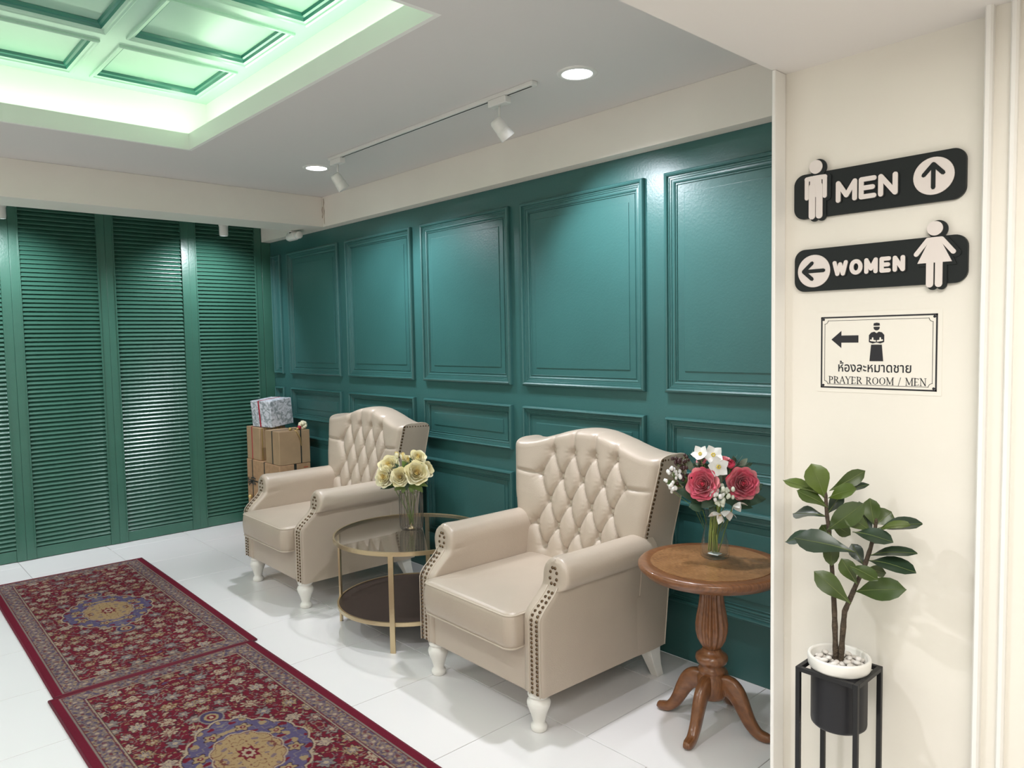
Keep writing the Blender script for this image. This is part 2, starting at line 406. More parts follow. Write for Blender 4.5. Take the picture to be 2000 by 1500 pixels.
# beams
tag(boxobj('trim_3', (-6.65, 2.995, ZB), (-1.1, YG, ZC), M['beam'], bevel=0.002), kind='structure')
tag(boxobj('trim_4', (-5.805, -2.4, ZB), (-5.455, 2.995, ZC), M['beam'], bevel=0.002), kind='structure')
cr = MB()
for pts in ([(0, 0), (0.004, -0.03), (-0.003, -0.06), (0.003, -0.10), (0.0, -0.14), (0.006, -0.20)], [(-0.02, -0.06), (-0.026, -0.09), (-0.02, -0.12), (-0.028, -0.15)]):
    cr.tube([(x, -0.002, z) for x, z in pts], [0.0025, 0.004, 0.0018, 0.005, 0.0022, 0.0015][:len(pts)], n=5)
b3 = bpy.data.objects['trim_3']
cr.build('plaster_crack', M['crack'], b3, Vector((-5.43, 2.995, 2.755)) - b3.location)
# low soffit and cream wall with framed edge
boxobj('trim_5', (-1.091, -2.4, ZS), (2.0, YC + 0.02, 2.85), M['ceil'], kind='structure')
bpy.data.objects['trim_5'].data.materials[0] = mat('soffit_paint', (0.76, 0.72, 0.68), 0.8)
boxobj('pillar', (-1.0915, YC, 0), (-0.2, YG, 2.85), M['cream'], kind='structure').name = 'wall_pillar'
boxobj('trim_6', (-1.0915, 2.037, 0), (-1.0795, YC, ZS), M['whitetrim'], bevel=0.003, kind='structure')
t7 = boxobj('trim_7', (-0.545, 2.05, 0), (2.0, YG, ZS), M['cream'], kind='structure')
mb = MB()
for xa, xb, yf in ((-0.556, -0.539, 2.028), (-0.505, -0.489, 2.032)):
    pr = [(xa, 2.10), (xa, yf + 0.006), (xa + 0.004, yf), (xb - 0.004, yf), (xb, yf + 0.006), (xb, 2.10)]
    n = len(pr)
    mb.add([(x, y, 0.0) for x, y in pr] + [(x, y, ZS) for x, y in pr], [(i, i + 1, i + 1 + n, i + n) for i in range(n - 1)] + [tuple(range(n)), tuple(range(2 * n - 1, n - 1, -1))])
bo = mb.build('casing_bead', M['whitetrim'], t7, Vector((0, 0, 0)) - t7.location)

# panelled wall mouldings
MOULD = [(0, 0), (0, 0.018), (0.004, 0.026), (0.012, 0.029), (0.019, 0.025), (0.021, 0.016), (0.028, 0.016), (0.030, 0.012), (0.037, 0.012), (0.039, 0.008), (0.048, 0.009), (0.054, 0.006), (0.056, 0.001), (0.062, 0.001), (0.064, 0.005), (0.066, 0.0)]
def panel(x0, x1, z0, z1, inset=0.105, raised=True, big=True):
    cx, cz = (x0 + x1) / 2, (z0 + z1) / 2; hx, hz = (x1 - x0) / 2, (z1 - z0) / 2
    k = 1.0 if big else 0.8
    pr = [(a * k, h) for a, h in MOULD]
    key = ('p', round(hx, 3), round(hz, 3))
    if key not in cache:
        vs, fs = frame_loop(-hx, hx, -hz, hz, pr)
        me = MB().add([(x, -h, z) for x, z, h in vs], fs).mesh('panel_moulding', M['wall'], fix=False)
        cache[key] = me
    o = obj('panel_moulding', cache[key], wall_back); o.location = Vector((cx, YG, cz)) - wall_back.location
    if raised:
        r = MB(); vs, fs = frame_loop(-hx + inset, hx - inset, -hz + inset, hz - inset, [(0, 0), (0.001, 0.0035), (0.003, 0.0042)])
        fs = fs + [(8, 9, 10, 11)]
        r.add([(x, -h, z) for x, z, h in vs], fs)
        o = r.build('raised_field', M['wall'], wall_back, Vector((cx, YG, cz)) - wall_back.location, fix=False)
cols = [(-6.25, -5.365), (-5.245, -4.352), (-4.233, -3.334), (-3.232, -2.329), (-2.203, -1.30)]
for a, b in cols:
    panel(a, b, 1.335, 2.408); panel(a, b, 0.937, 1.212, 0.095, big=False); panel(a, b, 0.289, 0.80, 0.095)
for z0, z1 in ((1.335, 2.408), (0.937, 1.212), (0.289, 0.80)):
    panel(-6.565, -6.39, z0, z1, 0.075, raised=False, big=False)

# ------------------------------------------------------------------ louvered shutters
def extr_y(prof, y0, y1):
    n = len(prof)
    vs = [(x, y0, z) for x, z in prof] + [(x, y1, z) for x, z in prof]
    return vs, [tuple(range(n)), tuple(range(2 * n - 1, n - 1, -1))] + [(i, i + n, (i + 1) % n + n, (i + 1) % n) for i in range(n)]
SW = 0.52
th = math.radians(52)
def slat_prof():
    L, T = 0.047, 0.0075; pts = []
    loc = [(-L / 2, -T / 2), (L / 2 - 0.003, -T / 2), (L / 2, -T / 4), (L / 2, T / 4), (L / 2 - 0.003, T / 2), (-L / 2, T / 2)]
    for a, b in loc: pts.append((a * math.cos(th) + b * math.sin(th), -a * math.sin(th) + b * math.cos(th)))
    return pts
vs, fs = extr_y(slat_prof(), -SW / 2, SW / 2)
slat_me = MB().add(vs, fs).mesh('slat', M['shut'])
stile_me = MB().box((-0.02, -0.0635 / 2, 0), (0.02, 0.0635 / 2, 2.76)).mesh('stile', M['shut'], bevel=0.0025, seg=2)
rail_me = MB().box((-0.016, -SW / 2, 0), (0.016, SW / 2, 0.085)).mesh('rail', M['shut'], bevel=0.002, seg=1)
trail_me = MB().box((-0.016, -SW / 2, 0), (0.016, SW / 2, 0.05)).mesh('top_rail', M['shut'], bevel=0.002, seg=1)
bead_me = MB().box((-0.004, -0.004, 0.09), (0.004, 0.004, 2.68)).mesh('bead', M['shut'])
doors = [(1.370 - 0.6475 * 1, 'louvered green shutter cut off by the left edge of the photo'), (1.370, 'second louvered green shutter from the left, widest in view'),
         (2.0175, 'louvered green shutter between the widest one and the corner one, catching the brightest glare'), (2.664, 'louvered green shutter nearest the gift boxes in the corner'),
         (1.370 - 0.6475 * 2, 'louvered green shutter beyond the left edge')]
for yc, lab in doors:
    s = empty('louvered_shutter', (XS - 0.012, yc, 0), lab, 'shutter', 'louvered shutters along the left wall')
    for sgn in (-1, 1):
        obj('stile', stile_me, s, (0, sgn * (SW / 2 + 0.0635 / 2), 0.004)); obj('bead', bead_me, s, (0.0235, sgn * (SW / 2 + 0.005), 0))
    obj('bottom_rail', rail_me, s, (-0.002, 0, 0.004)); obj('top_rail', trail_me, s, (-0.002, 0, 2.70))
    for k in range(80): obj('slat', slat_me, s, (0.0, 0, 0.115 + 0.0326 * k))
boxobj('trim_8', (XS - 0.03, 2.9905, 0), (XS + 0.008, YG - 0.001, 2.76), M['shut'], kind='structure', bevel=0.002)

# ------------------------------------------------------------------ rugs
def rug_mesh():
    cs = 0.0038; L, W = 2.13, 0.955
    nx, ny = int(L / cs) + 1, int(W / cs) + 1
    xs = np.linspace(-L / 2, L / 2, nx); ys = np.linspace(-W / 2, W / 2, ny)
    X, Y = np.meshgrid(xs, ys, indexing='ij'); AX, AY = np.abs(X), np.abs(Y)
    rng = np.random.RandomState(3)
    red = np.array((0.125, 0.009, 0.020)); redd = np.array((0.095, 0.006, 0.018)); tan = np.array((0.27, 0.19, 0.105)); grey = np.array((0.185, 0.155, 0.135))
    mauve = np.array((0.16, 0.11, 0.12)); navy = np.array((0.055, 0.040, 0.085)); blue = np.array((0.085, 0.068, 0.135)); pale = np.array((0.33, 0.255, 0.18)); dark = np.array((0.045, 0.018, 0.025))
    C = np.zeros((nx, ny, 3)); C[:] = red
    def put(mask, col, a=1.0): C[mask] = C[mask] * (1 - a) + np.array(col) * a
    def snoise(f, seed, n=14):
        r = np.random.RandomState(seed); o = np.zeros_like(X)
        for _ in range(n):
            a = r.uniform(0, 2 * PI); k = f * r.uniform(0.6, 1.5); o += np.sin(k * (np.cos(a) * AX + np.sin(a) * AY) + r.uniform(0, 6.3))
        return o / math.sqrt(n / 2)
    # vines
    for sd, f, col, wd in ((1, 70, grey, 0.10), (2, 95, dark, 0.11), (5, 60, tan, 0.07)):
        put(np.abs(snoise(f, sd)) < wd, col, 0.85)
    def flower(cx, cy, r, np_, c1, c2, c3, rot=0.0):
        dx, dy = AX - cx, AY - cy; d = np.hypot(dx, dy); m = d < r * 1.5
        a = np.arctan2(dy, dx) + rot; e = r * (0.80 + 0.17 * np.cos(np_ * a) + 0.14 * np.cos((np_ + 2) * a + cx * 90) + 0.10 * np.cos(9 * a + cy * 200))
        put(m & (d < e * 1.22), dark, 0.9); put(m & (d < e), c1); put(m & (d < e * 0.66) & (np.cos(np_ * a * 2) > -0.2), c2); put(m & (d < r * 0.28), c3)
    def leaf(cx, cy, r, a, c1):
        dx, dy = AX - cx, AY - cy; u = (dx * math.cos(a) + dy * math.sin(a)) / r; v = (-dx * math.sin(a) + dy * math.cos(a)) / r - 0.35 * u * u
        m = (np.abs(u) < 1) & (np.abs(v) < 0.34 * (1 - u * u)); put((np.abs(u) < 1.1) & (np.abs(v) < 0.46 * (1.15 - u * u)), dark, 0.7); put(m, c1); put(m & (np.abs(v) < 0.06), redd)
    pts = []
    def far(x, y, d): return all((x - a) ** 2 + (y - b) ** 2 > (d + c) ** 2 for a, b, c in pts)
    for d, N in ((0.044, 16), (0.031, 26), (0.020, 90), (0.011, 380)):
        for _ in range(N * 12):
            x, y = rng.uniform(0.0, 0.95), rng.uniform(0.0, 0.365)
            if far(x, y, d * 1.02):
                pts.append((x, y, d))
    for x, y, d in pts:
        c = [tan, grey, pale][rng.randint(3)]; k = rng.rand()
        if d > 0.03: flower(x, y, d * 0.86, rng.randint(5, 8), c, [mauve, red, blue][rng.randint(3)], pale, rng.rand() * 3)
        elif d > 0.015:
            if k < 0.5: flower(x, y, d * 0.85, rng.randint(4, 7), c, redd, pale, rng.rand() * 3)
            else: leaf(x, y, d * 1.1, rng.uniform(0, PI), [tan, grey, pale, blue][rng.randint(4)])
        else: leaf(x, y, d * 1.15, rng.uniform(0, PI), [tan, grey, pale, mauve][rng.randint(4)])
    # medallion
    ang = np.arctan2(Y / 0.215, X / 0.29); rr = np.hypot(X / 0.29, Y / 0.215)
    e = 1 + 0.07 * np.abs(np.cos(8 * ang)) + 0.05 * np.cos(4 * ang)
    med = rr < e
    for s in (-1, 1):   # pendants
        pr = np.hypot((X - s * 0.385) / 0.055, Y / 0.045); put(pr < 1.15, grey); put(pr < 1.0, navy); put(pr < 0.65, tan); put(pr < 0.4, red); put(pr < 0.2, pale)
    put(rr < e * 1.05, pale); put(rr < e * 1.015, dark); put(med, blue)
    sn = snoise(120, 11)
    put(med & (np.abs(sn) < 0.16), grey, 0.8); put(med & (snoise(85, 12) > 1.15), tan); put(med & (snoise(100, 13) > 1.3), red)
    for k in range(8):
        a = k * PI / 4 + PI / 8; fx, fy = 0.78 * 0.29 * math.cos(a), 0.78 * 0.215 * math.sin(a)
        d = np.hypot(X - fx, Y - fy); aa = np.arctan2(Y - fy, X - fx); q = 0.026 * (1 + 0.25 * np.cos(5 * aa))
        put(d < q * 1.2, dark); put(d < q, tan); put(d < 0.012, red); put(d < 0.005, pale)
    e2 = 0.56 * (1 + 0.09 * np.abs(np.cos(6 * ang)))
    put(rr < e2 * 1.07, pale); put(rr < e2 * 1.02, redd); put(rr < e2, np.array((0.30, 0.205, 0.105)))
    gm = rr < e2
    put(gm & (np.abs(snoise(150, 21)) < 0.17), redd, 0.8); put(gm & (snoise(130, 22) > 1.2), mauve)
    put(rr < 0.17 * (1 + 0.2 * np.cos(8 * ang)), red); put(rr < 0.11 * (1 + 0.2 * np.cos(8 * ang)), pale); put(rr < 0.05, red)
    # borders
    bx, by = L / 2 - AX, W / 2 - AY + 0.0; by = by - 0.012; ed = np.minimum(bx + 0.012, by)
    bm_ = ed < 0.118
    put(bm_, grey * 0.40 + mauve * 0.55)
    bn = snoise(170, 31, 20); bn2 = snoise(230, 32, 20)
    put(bm_ & (bn > 0.35), navy, 0.75); put(bm_ & (bn2 > 0.75), tan, 0.8); put(bm_ & (np.abs(bn2) < 0.16), dark, 0.6); put(bm_ & (bn < -1.1), redd, 0.7)
    per = np.where(bx < by, AY, AX)
    q = np.abs((per % 0.062) - 0.031); mid = np.abs(ed - 0.070); put(bm_ & (np.hypot(q, mid) < 0.016), mauve, 0.8); put(bm_ & (np.hypot(q, mid) < 0.009), pale, 0.9)
    for lo, hi, col in ((0.110, 0.118, pale), (0.116, 0.119, dark), (0.104, 0.109, redd), (0.030, 0.034, redd), (0.026, 0.030, grey)):
        put((ed > lo) & (ed < hi), col, 0.9)
    put(ed < 0.024, np.array((0.125, 0.009, 0.022)))
    C *= (1 + 0.10 * (rng.rand(nx, ny, 1) - 0.5)) * (0.97 + 0.05 * np.sin(snoise(12, 40))[..., None])
    C = np.clip(C, 0, 1)
    Z = np.full_like(X, 0.008) + 0.0012 * np.sin(X * 3.1 + 1) * (AY > 0.40)
    nv = nx * ny
    co = np.empty((nv, 3), np.float32); co[:, 0] = X.ravel(); co[:, 1] = Y.ravel(); co[:, 2] = Z.ravel()
    idx = np.arange(nv).reshape(nx, ny)
    q = np.stack([idx[:-1, :-1], idx[1:, :-1], idx[1:, 1:], idx[:-1, 1:]], -1).reshape(-1, 4)
    ring = np.concatenate([idx[:, 0], idx[-1, 1:], idx[-2::-1, -1], idx[0, -2:0:-1]])
    lo = co[ring].copy(); lo[:, 2] = 0.0005; co = np.vstack([co, lo])
    n = len(ring); a = ring; b = np.roll(ring, -1); c = nv + np.arange(n); d = np.roll(c, -1)
    q = np.vstack([q, np.stack([b, a, c, d], -1)])
    me = bpy.data.meshes.new('rug'); me.vertices.add(len(co)); me.vertices.foreach_set('co', co.ravel())
    me.loops.add(q.size); me.loops.foreach_set('vertex_index', q.ravel().astype(np.int32))
    me.polygons.add(len(q)); me.polygons.foreach_set('loop_start', np.arange(0, q.size, 4, dtype=np.int32)); me.polygons.foreach_set('loop_total', np.full(len(q), 4, np.int32))
    me.update(calc_edges=True)
    at_ = me.color_attributes.new('weave', 'FLOAT_COLOR', 'POINT')
    cc = np.ones((len(co), 4), np.float32); cc[:nv, :3] = C.reshape(-1, 3); cc[nv:, :3] = (0.15, 0.01, 0.024)
    at_.data.foreach_set('color', cc.ravel())
    me.materials.append(attr_mat('woven_rug', 0.95, (350, 0.5)))
    return me, L, W
rme, RL, RWd = rug_mesh()
def rug(cx, cy, rz, lab):
    t_ = empty('persian_rug', (cx, cy, 0), lab, 'rug', 'red persian rugs laid end to end', rz)
    p = obj('pile', rme, t_, (0, 0, 0.001))
    mb = MB(); hw, hl = RWd / 2, RL / 2     # bound edges
    for s in (-1, 1): mb.tube([(-hl, s * hw, 0.006), (-hl / 3, s * (hw + 0.002), 0.006), (hl / 3, s * hw, 0.006), (hl, s * hw, 0.006)], 0.0055, n=8)
    for s in (-1, 1): mb.tube([(s * hl, -hw, 0.0065), (s * hl, 0, 0.006), (s * hl, hw, 0.006)], 0.005, n=8)
    mb.build('binding', M['ribr_rug'], t_)
M['ribr_rug'] = mat('maroon_binding', (0.13, 0.010, 0.025), 0.9, bump=(300, 0.5))
rug(-4.954, 1.186, math.radians(-1.0), 'red patterned rug nearer the louvered shutters')
rug(-2.812, 1.142, 0.0, 'red patterned rug nearer the camera, cut off at the bottom of the photo')

# ------------------------------------------------------------------ armchair
def sstep(a, b, x):
    t = min(1, max(0, (x - a) / (b - a))); return t * t * (3 - 2 * t)

def arm_mesh(side):
    CX, CZ_, R = 0.392, 0.640, 0.074
    zs = [0.165, 0.18, 0.25, 0.33, 0.41, 0.46, 0.49, 0.51, 0.53, 0.55, 0.565, 0.58, 0.595] + [CZ_ + R * math.sin(math.radians(a)) for a in (-28, -15, 0, 15, 30, 45, 58, 70, 80, 87)]
    def lr(z):
        li, ri = 0.318, 0.4225
        if z > CZ_: h = math.sqrt(max(0, R * R - (z - CZ_) ** 2)); return CX - h, CX + h
        out = ri
        zc = CZ_ - 0.060
        if z > zc: out = max(ri, CX + math.sqrt(max(0, R * R - (z - CZ_) ** 2)))
        li = li if z < 0.50 else 0.318
        return li, out
    def yf(z): return -0.40 + 0.112 * sstep(0.475, 0.615, z) + 0.006 * sstep(0.60, 0.70, z)
    stations = [0.0, 0.006, 0.016, 0.03, 0.05, 0.075, 0.11, 0.17, 0.3, 0.45, 0.62]
    inset = [0.010, 0.003, 0.0, 0, 0, 0, 0, 0, 0, 0, 0]
    vs = []; NZ = len(zs); ring = []
    outline = [(z, 0) for z in zs] + [(z, 1) for z in reversed(zs)]
    cz = 0.45
    for si, st in enumerate(stations):
        row = []
        for z, s in outline:
            l, r = lr(z); x = l if s == 0 else r
            m = (l + r) / 2; ins = inset[si]
            xx = x + (ins if s == 0 else -ins); zz = z - ins if z > 0.69 else (z + ins if z < 0.17 else z)
            y = yf(z) + st
            if z > 0.57 and si > 1:    # gathers fanning out behind the scroll
                a = math.atan2(z - CZ_, x - CX); amp = 0.0035 * math.exp(-((st - 0.045) / 0.035) ** 2)
                k = 1 + amp / R * math.sin(a * 17); xx = CX + (xx - CX) * k; zz = CZ_ + (zz - CZ_) * k
            if st > 0.5: y = min(y, 0.30)
            row.append(len(vs)); vs.append((side * xx, y, zz))
        ring.append(row)
    fs = []
    n = len(outline)
    for a in range(len(ring) - 1):
        for i in range(n):
            j = (i + 1) % n; fs.append((ring[a][i], ring[a][j], ring[a + 1][j], ring[a + 1][i]))
    r0 = ring[0]
    NC = 5; cols_ = [[r0[i] for i in range(NZ)]]
    for c in range(1, NC):
        col = []
        for i in range(NZ):
            p, q = Vector(vs[r0[i]]), Vector(vs[r0[n - 1 - i]]); w_ = p.lerp(q, c / NC)
            w_.y -= 0.004 * math.sin(PI * c / NC)
            col.append(len(vs)); vs.append(tuple(w_))
        cols_.append(col)
    cols_.append([r0[n - 1 - i] for i in range(NZ)])
    for c in range(NC):
        for i in range(NZ - 1): fs.append((cols_[c][i], cols_[c + 1][i], cols_[c + 1][i + 1], cols_[c][i + 1]))
    return MB().add(vs, fs, True), yf

def stud(mb, p, nrm, r=0.0072):
    nrm = Vector(nrm).normalized(); q = nrm.to_track_quat('Z', 'Y')
    vs = []; n = 8
    for rr, h in ((1, 0), (0.8, 0.45), (0.4, 0.65)):
        for i in range(n): vs.append(Vector(p) + q @ Vector((rr * r * math.cos(2 * PI * i / n), rr * r * math.sin(2 * PI * i / n), h * r)))
    fs = [tuple(2 * n + i for i in range(n))]
    for k in range(2):
        for i in range(n): j = (i + 1) % n; fs.append((k * n + i, k * n + j, (k + 1) * n + j, (k + 1) * n + i))
    mb.add(vs, fs, True)

def seg_dist(X, Z, a, b):
    ax, az = a; bx, bz = b; dx, dz = bx - ax, bz - az; L = dx * dx + dz * dz + 1e-12
    t = np.clip(((X - ax) * dx + (Z - az) * dz) / L, 0, 1)
    return np.hypot(X - ax - t * dx, Z - az - t * dz), t

ZLOW = 0.44
def half_w(z): return 0.425 + 0.068 * np.clip((z - 0.66) / 0.42, 0, 1) ** 1.0
def ztop(s):   # s = |x| / half width
    s = np.abs(s)
    hump = np.clip(1 - s / 0.90, 0, 1); hump = hump * hump * (3 - 2 * hump)
    return 1.068 + 0.086 * hump + 0.006 * s
BUT = []
for r_, (zb_, n_) in enumerate(((1.030, 4), (0.905, 5), (0.780, 4), (0.655, 5), (0.54, 4))):
    for i in range(n_): BUT.append(((i - (n_ - 1) / 2) * 0.142, zb_, r_))
SEGS = []
for x, z, r_ in BUT:
    for x2, z2, r2 in BUT:
        if r2 == r_ + 1 and abs(abs(x2 - x) - 0.071) < 0.01: SEGS.append(((x, z), (x2, z2), 1.0))
for x, z, r_ in BUT:
    if r_ == 0: SEGS.append(((x, z), (x * 1.12, 1.25), 0.9))
    if r_ == 1 and abs(x) > 0.25: SEGS.append(((x, z), (math.copysign(0.60, x), z + 0.02), 0.55))
    if r_ == 3 and abs(x) > 0.25: SEGS.append(((x, z), (math.copysign(0.60, x), z - 0.16), 0.75))
def relief(X, Z):
    h = np.full_like(X, 9.0)
    for a, b, k in SEGS:
        d, t = seg_dist(X, Z, a, b); h = np.minimum(h, (1 - np.exp(-d / 0.016)) + (1 - k) * 0.8)
    h = np.minimum(h, 1.0) ** 0.7 * 0.030
    for x, z, r_ in BUT:
        d = np.hypot(X - x, Z - z); h = h - 0.020 * np.exp(-(d / 0.020) ** 2) - 0.006 * np.exp(-(d / 0.045) ** 2)
        a = np.arctan2(Z - z, X - x); h = h + 0.0016 * np.cos(11 * a) * np.exp(-((d - 0.028) / 0.016) ** 2)
    return h

def back_mesh():
    NU, NV = 121, 104
    s = np.linspace(-1, 1, NU)
    T = np.linspace(0, 1, NV)
    P = np.zeros((NU, NV + 26, 3))
    for i, si in enumerate(s):
        zt = float(ztop(si)); zend = zt - 0.045
        z = ZLOW + (zend - ZLOW) * T
        hw = half_w(z); x = si * hw
        lean = 0.235 + 0.10 * (z - 0.45) / 0.65
        wing = 0.050 * abs(si) ** 3.0 * (0.6 + 0.4 * np.clip((z - 0.5) / 0.3, 0, 1))
        rl = relief(x, z) * (1 - abs(si) ** 10)
        edge = 0.018 * (abs(si) ** 26)
        y = lean - wing - rl + edge + 0.0
        P[i, :NV, 0] = x; P[i, :NV, 1] = y; P[i, :NV, 2] = z
        # roll over the top to the rear face
        ytop = y[-1]; yr = 0.505; ym = (ytop + yr) / 2; hy = (yr - ytop) / 2
        A = np.linspace(0, PI, 15)[1:]
        for k, a in enumerate(A):
            c = math.cos(a); P[i, NV + k] = (x[-1], ym - hy * math.copysign(abs(c) ** 0.7, c), zend + 0.045 * math.sin(a) ** 0.7)
        zr = np.linspace(zend, 0.165, 13)[1:]
        for k, zz in enumerate(zr):
            P[i, NV + 14 + k] = (si * float(half_w(zz)), 0.505 - 0.105 * (zend - zz) / (zend - 0.165), zz)
    n2 = NV + 26
    vs = P.reshape(-1, 3); fs = []
    for i in range(NU - 1):
        for j in range(n2 - 1): fs.append((i * n2 + j, (i + 1) * n2 + j, (i + 1) * n2 + j + 1, i * n2 + j + 1))
    return [tuple(map(float, v)) for v in vs], fs, P

def make_chair(loc, lab, rz=0.0):
    ch = empty('armchair', loc, lab, 'armchair', 'tufted wingback armchairs', rz)
    L = M['leather']
    for side, nm in ((1, 'arm'), (-1, 'arm')):
        mb, yf = arm_mesh(side); mb.build('arm', L, ch, auto=55)
        st = MB()
        def q(x, z, off=0.0):
            y = yf(z); dz = 0.004; dy = (yf(z + dz) - yf(z - dz)) / (2 * dz)
            return (side * x, y - 0.0045, z), (0, -1, dy)
        for k in range(17):
            z = 0.182 + k * 0.0187
            for x in (0.375, 0.405): p, nn = q(x, z); stud(st, p, nn)
        for k in range(6):
            z = 0.50 + k * 0.0155
            for x in (0.373 + 0.002 * k, 0.403): p, nn = q(x, z); stud(st, p, nn)
        for k in range(8):
            a = -PI / 2 + 0.5 + k * (2 * PI - 1.0) / 7; p, nn = q(0.39 + 0.020 * math.cos(a), 0.640 + 0.036 * math.sin(a)); stud(st, p, nn)
        tag(st.build('nail_trim', M['stud'], ch, fix=False), kind='stuff')
        # band welts beside the nails
        wl = MB()
        for x in (0.358, 0.4205):
            wl.tube([q(x if z < 0.53 else x + (0.004 if x < 0.4 else -0.001), z)[0] for z in np.linspace(0.17, 0.60, 22)], 0.0028, n=6)
        wl.build('welt', M['piping'], ch)
    bvs, bfs, P = back_mesh(); NVB = 104
    for side in (-1, 1):
        # side/wing panel: closes the back between front and rear faces
        Pb = P[-1 if side > 0 else 0]; zend = float(Pb[NVB - 1][2]); vs = []; fs = []; U = (0, 0.08, 0.3, 0.6, 0.92, 1.0)
        rows = [((side * 0.4225, 0.20, z), (side * 0.4225, 0.505 - 0.105 * (zend - z) / (zend - 0.165), z)) for z in (0.165, 0.18, 0.25, 0.35, 0.43)]
        for k in list(range(0, NVB, 4)) + [NVB - 1]:
            p = Pb[k]; rows.append((tuple(p), (p[0], 0.505 - 0.105 * (zend - p[2]) / (zend - 0.165), p[2])))
        for k in range(1, 7): rows.append((tuple(Pb[NVB + k - 1]), tuple(Pb[NVB + 13 - k])))
        ap = tuple(Pb[NVB + 6]); rows.append((ap, ap))
        for a, b in rows:
            for u in U: q_ = Vector(a).lerp(Vector(b), u); vs.append((q_.x + side * (0.001 + 0.005 * math.sin(PI * u) * (a != b)), q_.y, q_.z))
        for a in range(len(rows) - 1):
            for b in range(5): fs.append((a * 6 + b, a * 6 + b + 1, a * 6 + 7 + b, a * 6 + 6 + b))
        MB().add(vs, fs, True).build('side_panel', L, ch)
        edge = [Vector(r[0]) + Vector((side * 0.001, 0, 0)) for r in rows[5 + 14:]] + [Vector(r[1]) + Vector((side * 0.001, 0, 0)) for r in reversed(rows[:-1])]
        MB().tube(edge, 0.0032, n=6).build('welt', M['piping'], ch)
        st = MB()
        for k in range(10):
            q_ = Vector(Pb[NVB + 2]).lerp(Vector(Pb[NVB + 11]), k / 9) ; stud(st, (q_.x + side * 0.004, q_.y, q_.z - 0.006), (side, 0, 0.3), 0.005)
        tag(st.build('nail_trim', M['stud'], ch, fix=False), kind='stuff')
        # nails along the wing edge
        st = MB()
        for k in range(19):
            z = 0.70 + k * 0.0198
            hw = float(half_w(z)); yfr = 0.235 + 0.10 * (z - 0.45) / 0.65 - 0.050 * (0.6 + 0.4 * min(1, (z - 0.5) / 0.3)) + 0.030
            stud(st, (side * (hw + 0.001), yfr, z), (side, -0.25, 0), 0.0078)
        tag(st.build('nail_trim', M['stud'], ch, fix=False), kind='stuff')
    MB().box((-0.33, -0.392, 0.165), (0.33, -0.34, 0.36)).build('front_rail', L, ch, bevel=0.008)
    MB().box((-0.40, -0.35, 0.168), (0.40, 0.38, 0.33)).build('seat_base', L, ch, bevel=0.01)
    # back
    MB().add(bvs, bfs, True).build('backrest', L, ch)
    bme = MB().sphere((0, 0, 0), 0.0145, 12, 6, (1, 0.6, 1)).mesh('button', M['piping'])
    for x, z, r_ in BUT:
        if z < 0.6: continue
        si = x / float(half_w(z))
        y = 0.235 + 0.10 * (z - 0.45) / 0.65 - 0.050 * abs(si) ** 3 + 0.012
        obj('button', bme, ch, (x, y, z))
    # seat cushion
    nx_, ny_ = 40, 40; hx, y0, y1, z0, z1 = 0.3155, -0.468, 0.245, 0.345, 0.497
    # inner crown rings
    def cushion():
        vs = []; fs = []; N = 96; rings = []
        def loop(inset, z, crown=0.0):
            r = 0.045; row = []
            xa, xb, ya, yb = -hx + inset, hx - inset, y0 + inset, y1 - inset
            for px, pz in rrect(xa, ya, xb, yb, max(0.006, r - inset * 0.6), 7):
                bul = 0.0
                bow = 0.010 * (1 - (px / hx) ** 2) if pz < -0.3 else 0
                row.append(len(vs)); vs.append((px, pz - bow * (1 if inset < 0.05 else 0.3), z + crown * (1 - (px / hx) ** 2) * 1.0))
            return row
        for ins, z, c in ((0.30, z0, 0), (0.10, z0, 0), (0.016, z0, 0), (0.004, z0 + 0.006, 0), (0.0, z0 + 0.03, 0), (-0.004, (z0 + z1) / 2, 0), (0.0, z1 - 0.03, 0), (0.004, z1 - 0.008, 0), (0.012, z1 - 0.001, 0.0), (0.03, z1 + 0.003, 0.003), (0.07, z1 + 0.006, 0.008), (0.13, z1 + 0.008, 0.012), (0.2, z1 + 0.009, 0.014), (0.29, z1 + 0.009, 0.015)):
            rings.append(loop(ins, z, c))
        n = len(rings[0])
        for a in range(len(rings) - 1):
            for i in range(n): j = (i + 1) % n; fs.append((rings[a][i], rings[a][j], rings[a + 1][j], rings[a + 1][i]))
        fs.append(tuple(rings[0])); fs.append(tuple(reversed(rings[-1])))
        return vs, fs, rings
    vs, fs, rings = cushion()
    cu = MB().add(vs, fs, True).build('seat_cushion', L, ch)
    for ri, nm in ((7, 'piping'), (3, 'piping')):
        MB().tube([vs[i] for i in rings[ri]], 0.0042, n=6, closed=True).build('piping', M['piping'], cu)
    # legs
    prof = [(0.030, 0), (0.034, 0.004), (0.036, 0.016), (0.033, 0.026), (0.0255, 0.032), (0.027, 0.045), (0.036, 0.075), (0.047, 0.103), (0.050, 0.118), (0.047, 0.130), (0.038, 0.138), (0.036, 0.143), (0.044, 0.148), (0.046, 0.156), (0.042, 0.163), (0.040, 0.17)]
    lme = MB().lathe(prof, n=28).mesh('leg', M['legwhite'])
    for s in (-1, 1): obj('leg', lme, ch, (s * 0.355, -0.352, 0))
